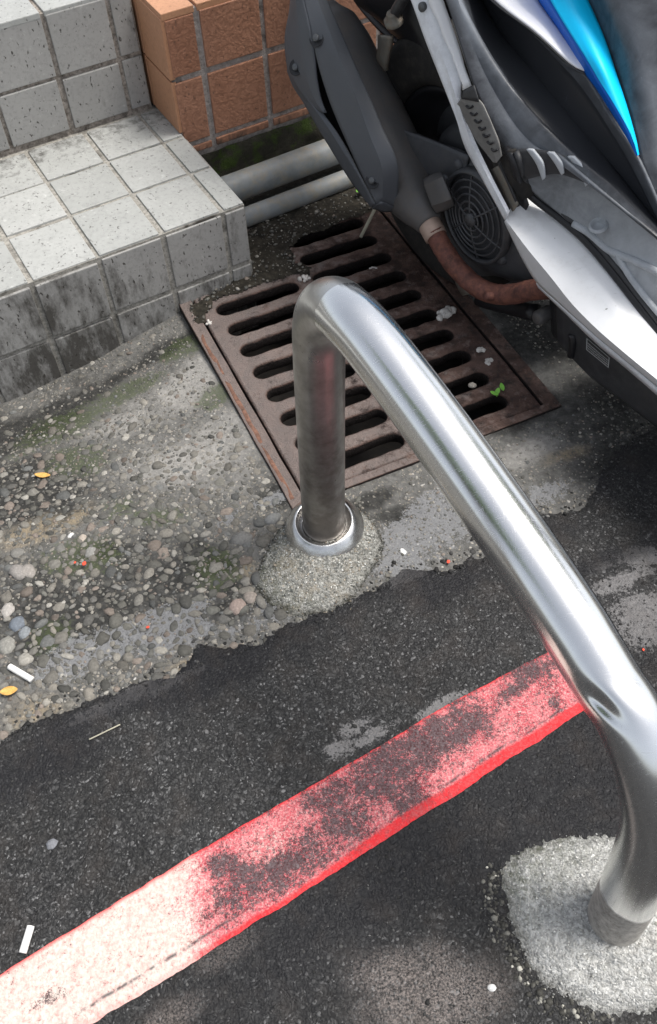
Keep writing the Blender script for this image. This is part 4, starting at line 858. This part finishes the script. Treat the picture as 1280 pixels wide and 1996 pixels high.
# taped patch with torn notches, and the shadow gap behind it
o = sloft('vent_insert', [
 [(891, 203, -.002), (903, 225, -.002), (916, 250, -.002), (930, 275, -.002), (948, 298, -.002), (962, 316, -.001)],
 [(899, 192, -.008), (914, 215, -.008), (930, 240, -.008), (945, 262, -.008), (958, 285, -.008), (968, 317, -.006)],
 [(905, 177, -.006), (936, 197, -.006), (950, 222, -.006), (962, 250, -.005), (972, 275, -.004), (978, 304, -.002)]], M['tape'], 40, 6, .002)
sloft('vent_insert_cap', [[(903, 178, -.009), (912, 172, -.008), (924, 166, -.006)], [(900, 193, -.010), (914, 195, -.010), (934, 199, -.007)]], M['plast2'], 12, 3, .002)
for k in range(7):
    t = k/6; px, py = 913+(962-913)*t, 208+(292-208)*t
    sweep('notch', [S(px-5, py-2, -.0105), S(px+1, py+3, -.0105), S(px+8, py-1, -.0095)], .0015, M['black'], sc, 8, 8)
sloft('inner_gap_panel', [
 [(900, 150, .03), (925, 260, .03), (960, 345, .03), (985, 420, .03), (1010, 440, .03)],
 [(935, 150, .035), (960, 240, .035), (985, 290, .035), (1010, 340, .035), (1030, 400, .035)]], M['black'], 20, 3, .003)
sloft('gap_rib', [[(958, 330, .010), (975, 362, .010), (990, 395, .010), (1000, 412, .010)], [(972, 322, .010), (988, 350, .010), (1002, 380, .012), (1010, 398, .012)]], M['tab'], 16, 3, .003)
sweep('cable', [S(972, 316, .008), S(986, 346, .008), S(1000, 378, .010), S(1010, 402, .014)], .0022, M['black'], sc, 10, 20)

# dark side panel under the seat
sp = sloft('side_panel', [
 [(840, -60, .002), (868, 0, .002), (893, 75, .002), (922, 165, .002), (946, 222, .004), (966, 270, .008), (984, 294, .012), (1004, 300, .016)],
 [(870, -60, .012), (892, 0, .012), (912, 60, .014), (938, 128, .018), (972, 192, .024), (1010, 250, .030), (1050, 288, .036), (1090, 302, .040)],
 [(880, -60, .030), (903, 0, .030), (930, 72, .032), (985, 155, .038), (1048, 232, .046), (1115, 295, .056), (1200, 372, .062), (1310, 490, .062)],
 [(915, -60, .085), (940, 0, .085), (975, 62, .085), (1040, 140, .085), (1110, 225, .088), (1165, 290, .092), (1230, 370, .094), (1310, 470, .09)],
 [(945, -60, .070), (968, 7, .070), (1024, 49, .074), (1090, 118, .084), (1135, 171, .090), (1180, 236, .092), (1232, 325, .094), (1300, 460, .09)],
 [(952, -60, .060), (973, 3, .060), (1044, 66, .066), (1103, 122, .076), (1142, 146, .082), (1192, 228, .082), (1246, 312, .082), (1308, 455, .082)]], M['plast'], 60, 7, .004, True,
 scuff=lambda s, t: max(0, 1-abs(t-.22)/.24)*(.4+.6*math.sin(min(1, s*1.3+.15)*math.pi))*.95 + max(0, s-.55)*.9*max(0, .55-t) + .10 + (.35 if t > .80 else 0))
# white and blue upper panels
sloft('upper_side_panel', [
 [(920, -60, .050), (963, -1, .051), (1044, 62, .060), (1103, 117, .071), (1126, 134, .076), (1139, 139, .079)],
 [(1020, -60, .104), (1048, 0, .102), (1089, 58, .096), (1120, 104, .088), (1133, 125, .082), (1141, 137, .080)]], M['decal'], 36, 6, .004, True)
sloft('panel_seam', [
 [(914, -60, .049), (957, 2, .050), (1040, 66, .059), (1100, 121, .070), (1124, 139, .076), (1142, 146, .079)],
 [(918, -60, .0505), (961, 0, .0515), (1042, 64, .0605), (1102, 119, .0715), (1126, 136, .0765), (1140, 141, .0795)]], M['plast2'], 36, 2, .004, True)
sloft('blue_flash_edge', [
 [(1020, -60, .105), (1050, 0, .103), (1090, 58, .097), (1140, 139, .081), (1156, 160, .080), (1190, 212, .080), (1222, 264, .080), (1243, 303, .080)],
 [(1042, -60, .086), (1072, 0, .085), (1109, 62, .080), (1146, 119, .074), (1176, 170, .072), (1200, 210, .074), (1226, 258, .077), (1243, 303, .080)]], M['blue'], 36, 4, .004, False)
sloft('blue_flash', [
 [(1042, -60, .086), (1072, 0, .085), (1109, 62, .080), (1146, 119, .074), (1176, 170, .072), (1200, 210, .074), (1226, 258, .077), (1243, 303, .080)],
 [(1082, -60, .10), (1108, 0, .098), (1142, 66, .088), (1174, 132, .078), (1197, 185, .078), (1214, 225, .078), (1232, 268, .079), (1243, 302, .080)],
 [(1116, -60, .122), (1144, 0, .120), (1175, 72, .108), (1201, 151, .096), (1214, 190, .092), (1226, 230, .088), (1238, 275, .083), (1243, 301, .080)]], M['lblue'], 36, 6, .004, False)
sloft('seat_side_panel', [
 [(1122, -60, .124), (1148, 0, .122), (1179, 72, .110), (1205, 151, .100), (1229, 225, .093), (1247, 303, .086), (1268, 361, .086), (1310, 460, .086)],
 [(1180, -60, .110), (1210, 0, .110), (1238, 72, .110), (1258, 140, .110), (1276, 210, .108), (1290, 290, .105), (1305, 350, .10), (1345, 440, .10)],
 [(1300, -60, .15), (1320, 0, .15), (1335, 72, .15), (1345, 151, .15), (1352, 225, .15), (1360, 290, .15), (1370, 350, .14), (1400, 440, .14)]], M['plast'], 40, 6, .004, False,
 scuff=lambda s, t: .34+.22*max(0, 1-abs(t-.5)/.25))
# rear foot board
fb = sloft('foot_board', [
 [(1000, 296, .016), (1012, 335, .022), (1040, 372, .042), (1090, 414, .055), (1145, 464, .058), (1195, 522, .059), (1240, 585, .060), (1320, 690, .060)],
 [(1010, 296, .020), (1030, 335, .028), (1062, 362, .046), (1105, 398, .058), (1155, 440, .062), (1210, 496, .064), (1265, 560, .066), (1330, 640, .066)],
 [(1040, 300, .032), (1062, 332, .040), (1090, 352, .052), (1130, 385, .062), (1175, 420, .068), (1232, 470, .072), (1285, 525, .074), (1340, 590, .074)],
 [(1085, 302, .046), (1100, 318, .054), (1128, 340, .062), (1160, 368, .068), (1200, 400, .074), (1250, 440, .080), (1295, 478, .084), (1340, 520, .086)],
 [(1112, 306, .054), (1135, 324, .060), (1160, 345, .067), (1185, 368, .074), (1222, 398, .081), (1262, 424, .087), (1300, 456, .092), (1340, 490, .094)]], M['ftread'], 50, 6, .005, False,
 scuff=lambda s, t: .25+.75*max(0, 1-abs(s-.33)/.35)*(.5+.5*t)+.25*(s > .5))
edge = [(985, 291, .008), (997, 302, .010), (1004, 322, .010), (1010, 345, .018), (1026, 372, .040), (1056, 398, .052), (1096, 428, .056), (1141, 468, .056), (1186, 520, .057), (1230, 576, .057), (1278, 637, .057), (1330, 702, .057)]
sweep('rubber_edge', spts(edge), .0062, M['black'], sc, 14, 70)
sweep('rubber_edge', spts([(px+9, py-7, Y+.002) for px, py, Y in edge[1:]]), .0045, M['plast2'], sc, 12, 60)
sloft('board_end_block', [
 [(976, 306, .004), (986, 335, .006), (999, 368, .012), (1014, 388, .026)],
 [(990, 293, .006), (1003, 325, .010), (1014, 352, .020), (1034, 382, .040)],
 [(1006, 290, .014), (1016, 320, .020), (1026, 346, .030), (1046, 372, .046)]], M['rubber'], 24, 4, .004, False)
sloft('board_riser', [
 [(1004, 291, .013), (1032, 290, .022), (1070, 296, .034), (1112, 306, .050)],
 [(1012, 318, .014), (1045, 318, .024), (1088, 322, .040), (1140, 336, .058)],
 [(1022, 350, .020), (1062, 340, .032), (1100, 340, .046), (1172, 368, .066)]], M['plast2'], 24, 4, .003, False)
for a, b, c_ in (((1027, 290, .018), (1046, 318, .022), (1058, 350, .028)), ((1067, 296, .031), (1084, 320, .036), (1095, 340, .042)), ((1107, 304, .046), (1128, 330, .052), (1142, 362, .060))):
    sloft('tread_rib', [[a, b, c_], [(a[0]+12, a[1]+1, a[2]+.002), (b[0]+12, b[1]-1, b[2]+.002), (c_[0]+5, c_[1]-4, c_[2]+.001)]], M['ftread'], 14, 3, .004, True, scuff=lambda s, t: .95)
sweep('board_ridge', spts([(1118, 436, .056), (1150, 456, .058), (1180, 483, .060), (1205, 496, .061), (1240, 510, .065), (1300, 540, .070)]), .0052, M['ftread'], sc, 14, 30)
sweep('board_ridge', spts([(1204, 498, .060), (1225, 535, .060), (1252, 572, .060), (1300, 630, .061)]), .0045, M['ftread'], sc, 14, 24)
for o in sc.children:
    if o.name.startswith(('board_ridge', 'board_recess')): attr(o.data, 'scuff', np.full(len(o.data.vertices), .75))
lathe('board_recess', [(.0001, -.004), (.0085, -.004), (.0098, .0015), (.0112, .0022), (.0135, -.002)], S(1166, 438, .0570), np.array([0, 0, 1.])*.9-ON*.35, M['ftread'], sc, 28)
for o in sc.children:
    if o.name.startswith('board_recess'): attr(o.data, 'scuff', np.full(len(o.data.vertices), .7))
# belly cover with sticker
bc = sloft('belly_cover', [
 [(1086, 589, .026), (1125, 624, .026), (1165, 660, .026), (1220, 706, .024), (1280, 756, .022), (1330, 797, .022)],
 [(1087, 625, .030), (1118, 658, .030), (1157, 692, .030), (1215, 740, .028), (1280, 790, .026), (1330, 830, .026)],
 [(1088, 662, .036), (1112, 692, .036), (1148, 727, .036), (1212, 775, .034), (1280, 826, .032), (1330, 866, .032)],
 [(1092, 664, .060), (1116, 695, .060), (1150, 731, .060), (1214, 780, .060), (1282, 832, .060), (1330, 872, .060)]], M['plast2'], 36, 5, .004)
sloft('belly_end', [[(1085, 588, .026), (1087, 625, .030), (1088, 662, .036)], [(1073, 576, .07), (1074, 610, .07), (1078, 650, .07)]], M['black'], 12, 4, .004)
sweep('slot', spts([(1115, 652, .0275), (1117, 668, .0285), (1113, 693, .0335)]), .0062, M['black'], sc, 16, 16)
def mat_sticker():
    s = NT('printed_label'); s.tc = s.N('ShaderNodeTexCoord').outputs['UV']
    sx = s.N('ShaderNodeSeparateXYZ'); s.put(sx.inputs[0], s.tc)
    lines = s.mth('LESS_THAN', s.mth('FRACT', s.mth('MULTIPLY', sx.outputs[1], 5)), .5); nn = s.noise(16, 2, .5, vec=s.map((2.2, 1, 1)))
    ink = s.mth('MULTIPLY', lines, s.mth('GREATER_THAN', nn, .47)); edge = s.mth('MAXIMUM', s.mth('GREATER_THAN', s.mth('ABSOLUTE', s.mth('SUBTRACT', sx.outputs[0], .5)), .46), s.mth('GREATER_THAN', s.mth('ABSOLUTE', s.mth('SUBTRACT', sx.outputs[1], .5)), .44))
    top = s.mth('GREATER_THAN', sx.outputs[1], .80)
    c = s.mix(s.mth('MAXIMUM', ink, edge), (.035, .035, .037), (.30, .31, .31)); c = s.mix(s.mth('MULTIPLY', top, s.mth('SUBTRACT', 1, edge)), c, (.012, .012, .012)); return s.fin(c, .5)
q = [(1144, 658), (1189, 697), (1187, 717), (1143, 681)]
me = bpy.data.meshes.new('sticker'); me.from_pydata([tuple(S(x, y, .0255)-ON*.001) for x, y in q], [], [(3, 2, 1, 0)]); uvl = me.uv_layers.new(name='UVMap')
for l, uvv in zip(uvl.data, [(0, 0), (1, 0), (1, 1), (0, 1)]): l.uv = uvv
link('sticker', me, mat_sticker(), bc, False)

# muffler, heat shield
mY = .022
def mp(px, py): return S(px, py, mY)
sweep('muffler', [mp(622, 20), mp(632, 42), mp(652, 80), mp(694, 168), mp(735, 248), mp(772, 320), mp(798, 372), mp(812, 400), mp(822, 420)], [.030, .049, .055, .056, .056, .055, .054, .053, .050, .046, .030], M['mufp'], sc, 48, 60)
sweep('muffler_neck', [mp(785, 350), S(806, 385, .015), S(826, 418, .006), S(838, 438, .003)], [.048, .042, .034, .0215], M['mufp'], sc, 36, 30)
sloft('muffler_bracket', [[(778, 250, .03), (830, 268, .045), (880, 288, .05), (915, 303, .05)], [(800, 290, .030), (840, 305, .042), (875, 322, .046), (905, 345, .048)], [(820, 345, .036), (845, 345, .044), (868, 350, .047), (890, 362, .050)]], M['cast'], 20, 4, .005, False)
sloft('air_duct', [[(826, 350, .012), (846, 340, .020), (860, 336, .034)], [(828, 362, .000), (850, 352, .004), (864, 346, .010)], [(842, 400, .000), (866, 392, .004), (880, 386, .010)], [(850, 414, .012), (870, 408, .014), (886, 400, .022)]], M['mufp'], 14, 4, .004)
sloft('slot_shade_sheet', [[(590, -60, -.030), (600, 40, -.035), (620, 120, -.038), (660, 210, -.038), (700, 290, -.036), (742, 380, -.03)], [(570, -60, -.040), (568, 60, -.045), (576, 130, -.048), (600, 200, -.048), (650, 290, -.046), (715, 392, -.040)]], M['black'], 30, 4, .003)  # added black sheet standing in for the shade behind the shield's slot
hsY = [-.006, -.040, -.055, -.052]
hs_ = sloft('heat_shield', [
 [(612, -60, -.020), (636, 0, -.020), (665, 66, -.022), (690, 124, -.022), (717, 184, -.022), (745, 250, -.022), (775, 321, -.022), (772, 404, -.018)],
 [(596, -60, -.040), (618, 0, -.040), (645, 70, -.044), (668, 130, -.046), (694, 190, -.046), (720, 262, -.046), (744, 326, -.046), (746, 392, -.044)],
 [(578, -60, -.055), (592, 0, -.055), (606, 60, -.060), (622, 130, -.062), (646, 205, -.062), (678, 280, -.060), (708, 345, -.056), (734, 397, -.052)]], M['shield'], 60, 8, .003)
sloft('heat_shield_wing', [
 [(578, -60, -.055), (592, 0, -.0555), (606, 60, -.0605), (614, 110, -.062), (617, 145, -.064), (625, 190, -.064), (637, 220, -.062)],
 [(572, -60, -.060), (580, 20, -.062), (584, 60, -.066), (592, 110, -.068), (600, 150, -.069), (614, 192, -.068), (632, 220, -.066)],
 [(566, -60, -.052), (566, 10, -.054), (556, 72, -.058), (559, 120, -.061), (566, 150, -.062), (592, 190, -.063), (626, 218, -.064)]], M['shield'], 50, 5, .003)
sloft('heat_shield_lower', [
 [(592, 170, -.060), (618, 205, -.060), (642, 237, -.060), (662, 266, -.059), (682, 302, -.058), (706, 348, -.055), (732, 398, -.052)],
 [(566, 148, -.062), (594, 184, -.065), (620, 220, -.065), (644, 254, -.064), (668, 292, -.062), (696, 336, -.058), (728, 399, -.053)],
 [(560, 136, -.060), (572, 168, -.058), (592, 199, -.057), (616, 241, -.057), (640, 281, -.055), (686, 355, -.050), (724, 404, -.048)]], M['shield'], 50, 5, .003)
sloft('heat_shield_end', [[(772, 404, -.018), (746, 394, -.045), (734, 398, -.052)], [(768, 411, -.012), (748, 412, -.030), (724, 405, -.046)]], M['shield'], 12, 3, .003)
for (px, py, Y) in ((617, 74, -.057), (577, 131, -.067), (726, 352, -.052)):
    c = S(px, py, Y); nr_ = CP-c; nr_ = nr_/np.linalg.norm(nr_)*.35-ON*.6+UP*.35
    lathe('bolt_seat', [(.0001, .0004), (.0105, .0006), (.0118, .0018), (.0134, .0004)], c, nr_, M['black'], hs_, 28)
    lathe('bolt', [(.0001, .0052), (.0046, .0050), (.0054, .0040), (.0054, .0002)], c, nr_, M['bolt'], hs_, 6 if False else 20)
# exhaust header
sweep('exhaust_pipe', [S(846, 452, .0), S(862, 482, .0), S(884, 515, .002), S(912, 545, .006), S(938, 564, .012), S(965, 573, .020), S(1000, 573, .028), S(1040, 565, .036), S(1100, 560, .05), S(1160, 560, .08)], .0162, M['rpipe'], sc, 32, 70,
      fn=lambda p, d, t, q: p+d*.0009*mnoise.noise(Vector((t*60, d[0]*2, d[1]*2))))
sweep('exhaust_collar', [S(828, 424, .004), S(838, 440, .002), S(850, 462, .0)], [.0195, .0190, .0188], M['clamp'], sc, 32, 12)
sweep('exhaust_collar_band', [S(830, 428, .004), S(834, 434, .003)], .0212, M['rpipe'], sc, 32, 4)
lathe('sensor_boss', [(.0001, .012), (.0068, .012), (.0075, .009), (.0075, -.004)], S(958, 577, .008), -ON*.75+UP*.2-OD*.2, M['rpipe'], sc, 20)
# clip bracket beneath the header, stand stub
sloft('heat_clip', [[(886, 543, .03), (892, 560, .03), (902, 576, .03)], [(898, 541, .028), (912, 552, .028), (930, 570, .028)]], M['tab'], 10, 3, .003)
sweep('stand_arm', [S(935, 585, .075), S(990, 598, .07), (S(1045, 610, .06))], [.012, .013, .014], M['black'], sc, 16, 14)
lathe('stand_pivot', [(.0001, .008), (.009, .008), (.012, .004), (.012, -.02)], S(1052, 618, .045), -ON, M['mufp'], sc, 24)
# engine cooling shroud and grille
sh_ = sloft('engine_shroud', [
 [(796, 253, .06), (850, 275, .058), (911, 299, .056), (960, 345, .056), (1010, 400, .06)],
 [(812, 320, .052), (860, 330, .048), (905, 345, .048), (960, 390, .048), (1030, 450, .055)],
 [(848, 400, .048), (875, 410, .048), (900, 425, .048), (965, 450, .048), (1050, 500, .055)],
 [(862, 452, .050), (885, 470, .050), (915, 500, .050), (975, 505, .050), (1060, 540, .055)],
 [(870, 478, .060), (890, 508, .062), (930, 540, .062), (990, 538, .062), (1070, 560, .065)],
 [(880, 490, .10), (900, 520, .10), (938, 556, .10), (1000, 550, .10), (1080, 570, .10)]], M['cast'], 40, 6, .004, False)
gc = S(926, 424, .040); gX = OD; 
def ring(r, tr, name, Yo=0, par=None):
    P = [gc+OD*math.cos(a)*r+UP*math.sin(a)*r-ON*(.010*(1-(r/.072)**2)+Yo) for a in np.linspace(0, 2*math.pi, 49)]
    return sweep(name, P, tr, M['grille'], par or fg, 8, 72, False)
M['grille'] = mat_plain('grey_fan_grille', (.055, .057, .062), .45, 0, .2, 40, .3, .5, (.13, .12, .11), .4)
M['fanbk'] = mat_plain('dark_fan_hollow', (.008, .008, .009), .6, 0, .3, 30, .2, .3, (.06, .02, .015), .5)
fg = lathe('fan_grille', [(.072, .006), (.0755, .006), (.0775, -.004), (.078, -.012), (.070, -.012), (.070, .004), (.072, .006)], gc, -ON, M['grille'], sc, 64)
lathe('fan_hollow', [(.0001, -.018), (.070, -.016), (.073, -.008)], gc, -ON, M['fanbk'], fg, 48)
for r in (.018, .029, .040, .050, .061): ring(r, .0019, 'grille_ring')
lathe('fan_hub', [(.0001, .014), (.010, .014), (.012, .010), (.012, .0)], gc, -ON, M['grille'], fg, 28)
for k in range(6):
    a = math.pi/6+k*math.pi/3+.25; P = [gc+OD*math.cos(a)*r+UP*math.sin(a)*r-ON*.0105*(1-(r/.072)**2) for r in (.011, .03, .05, .073)]
    sweep('grille_spoke', P, .0018, M['grille'], fg, 8, 12)
for (px, py) in ((975, 505), (868, 352), (892, 322)):
    lathe('mounting_lug', [(.0001, .004), (.006, .004), (.010, .001), (.011, -.006)], S(px, py, .044), -ON, M['cast'], sc, 20)
# wheel, drive case, mudguard, bracket
wc = SL(-.275, .108, .212)
def tyre(name, c, R0, w2, mat, par):
    prof = []; n = 24
    for k in range(n):
        a = 2*math.pi*k/n; ca, sa_ = math.cos(a), math.sin(a); prof.append((R0-.042+.042*math.copysign(abs(ca)**.55, ca), w2*math.copysign(abs(sa_)**.55, sa_)))
    prof.append(prof[0]); return lathe(name, prof, c, ON, mat, par, 72)
wh = tyre('wheel', wc, .212, .052, M['rubber'], sc)
lathe('wheel_rim', [(.0001, -.022), (.030, -.026), (.034, -.018), (.075, -.010), (.110, -.012), (.122, -.034), (.130, -.036), (.130, .03)], wc, ON, M['black'], wh, 56)
lathe('drive_case', [(.0001, -.046), (.052, -.046), (.062, -.040), (.066, -.022), (.090, -.020), (.100, -.012)], SL(-.24, .115, .235), ON, M['plast2'], sc, 48)
sloft('mudguard', [
 [(660, -60, .10), (690, 0, .10), (740, 60, .10), (800, 110, .10), (850, 190, .10), (905, 300, .10), (960, 400, .10)],
 [(700, -60, .16), (760, 0, .16), (820, 60, .16), (860, 130, .16), (900, 220, .16), (960, 330, .16), (1020, 430, .16)],
 [(860, -60, .13), (880, 0, .13), (920, 60, .13), (960, 130, .13), (1000, 220, .13), (1040, 330, .13), (1100, 430, .13)]], M['black'], 36, 6, .004, False)
sloft('underseat_cover', [[(670, -60, .055), (690, 0, .06), (735, 35, .07), (760, 60, .08)], [(790, -60, .05), (805, 0, .05), (835, 75, .055), (858, 135, .06)]], M['black'], 20, 4, .004, False)
br = sloft('shock_bracket', [[(739, 68, .030), (739, 90, .030), (737, 115, .030), (752, 136, .032)], [(764, 70, .026), (762, 90, .026), (757, 112, .026), (754, 138, .030)]], M['tab'], 14, 3, .006)
sweep('shock_mount', [S(790, -10, .03), S(772, 22, .03), S(762, 48, .03)], [.008, .009, .007], M['plast2'], sc, 14, 14)
lathe('bracket_bolt', [(.0001, .014), (.0075, .014), (.0090, .011), (.0090, .004), (.0145, .003), (.0145, -.004)], S(767, 40, .028), UP*.9-ON*.3, M['tab'], sc, 24)
# inner body mass so that the far side is closed when seen from elsewhere
def mass(name, X0, X1, Y0, Y1, Z0, Z1, mat, bev=.02):
    bm = bmesh.new(); boxm(bm, SL(X0, Y0, Z0), OD, ON, UP, X1-X0, Y1-Y0, Z1-Z0, 0, bev); return bmobj(name, bm, mat, sc, True)
mass('engine_block', -.20, .06, .085, .26, .13, .27, M['black']); mass('floor_tub', .10, .58, .075, .33, .10, .22, M['plast2']); mass('body_core', -.34, -.02, .20, .36, .25, .46, M['black'], .05)

# ------------------------------------------------------------ STREET TREES just outside the frame (they show in the polished tube)
M['bark'] = mat_plain('tree_bark', (.11, .085, .065), .9, 0, .35, 25, 1, .2)
M['leaves'] = mat_plain('tree_leaves', (.17, .27, .085), .55, 0, .35, 3, .1, .4)
def street_tree(x, y, h, rad, seed, lab):
    t = empty('street_tree', (x, y, 0), lab, 'tree', 'street trees beside the road'); rg = np.random.default_rng(seed)
    b0 = np.array([x, y, 0.]); top_ = b0+[.1, .05, h-rad*.2]
    sweep('trunk', [b0-UP*.05, b0+UP*h*.4+[.04, 0, 0], top_], [.13, .10, .05], M['bark'], t, 16, 16)
    cc_ = b0+[.1, .05, h]; cl = [cc_+rg.normal(0, rad*.42, 3)*[1, 1, .7] for _ in range(26)]
    for c_ in cl[:6]: sweep('limb', [b0+UP*h*.55, (b0+UP*h*.8+c_)/2, c_], [.05, .03, .012], M['bark'], t, 8, 10)
    n = 2300; C_ = np.array(cl)[rg.integers(0, len(cl), n)]+rg.normal(0, rad*.17, (n, 3)); V = np.zeros((n, 4, 3))
    for i in range(n):
        a = rg.normal(0, 1, 3); a /= np.linalg.norm(a); b_ = np.cross(a, rg.normal(0, 1, 3)); b_ /= np.linalg.norm(b_); L_ = rg.uniform(.05, .09)
        V[i] = [C_[i]-a*L_, C_[i]+b_*L_*.4, C_[i]+a*L_, C_[i]-b_*L_*.4]
    o = link('crown', fast_mesh('crown', V.reshape(-1, 3), np.arange(n*4).reshape(n, 4)), M['leaves'], t, False)
street_tree(-2.9, -.7, 3.3, 1.25, 401, 'leafy street tree outside the frame to the lower left, reflected in the steel tube')
street_tree(3.3, 2.5, 3.3, 1.25, 402, 'leafy street tree outside the frame behind the scooter, reflected in the steel tube')
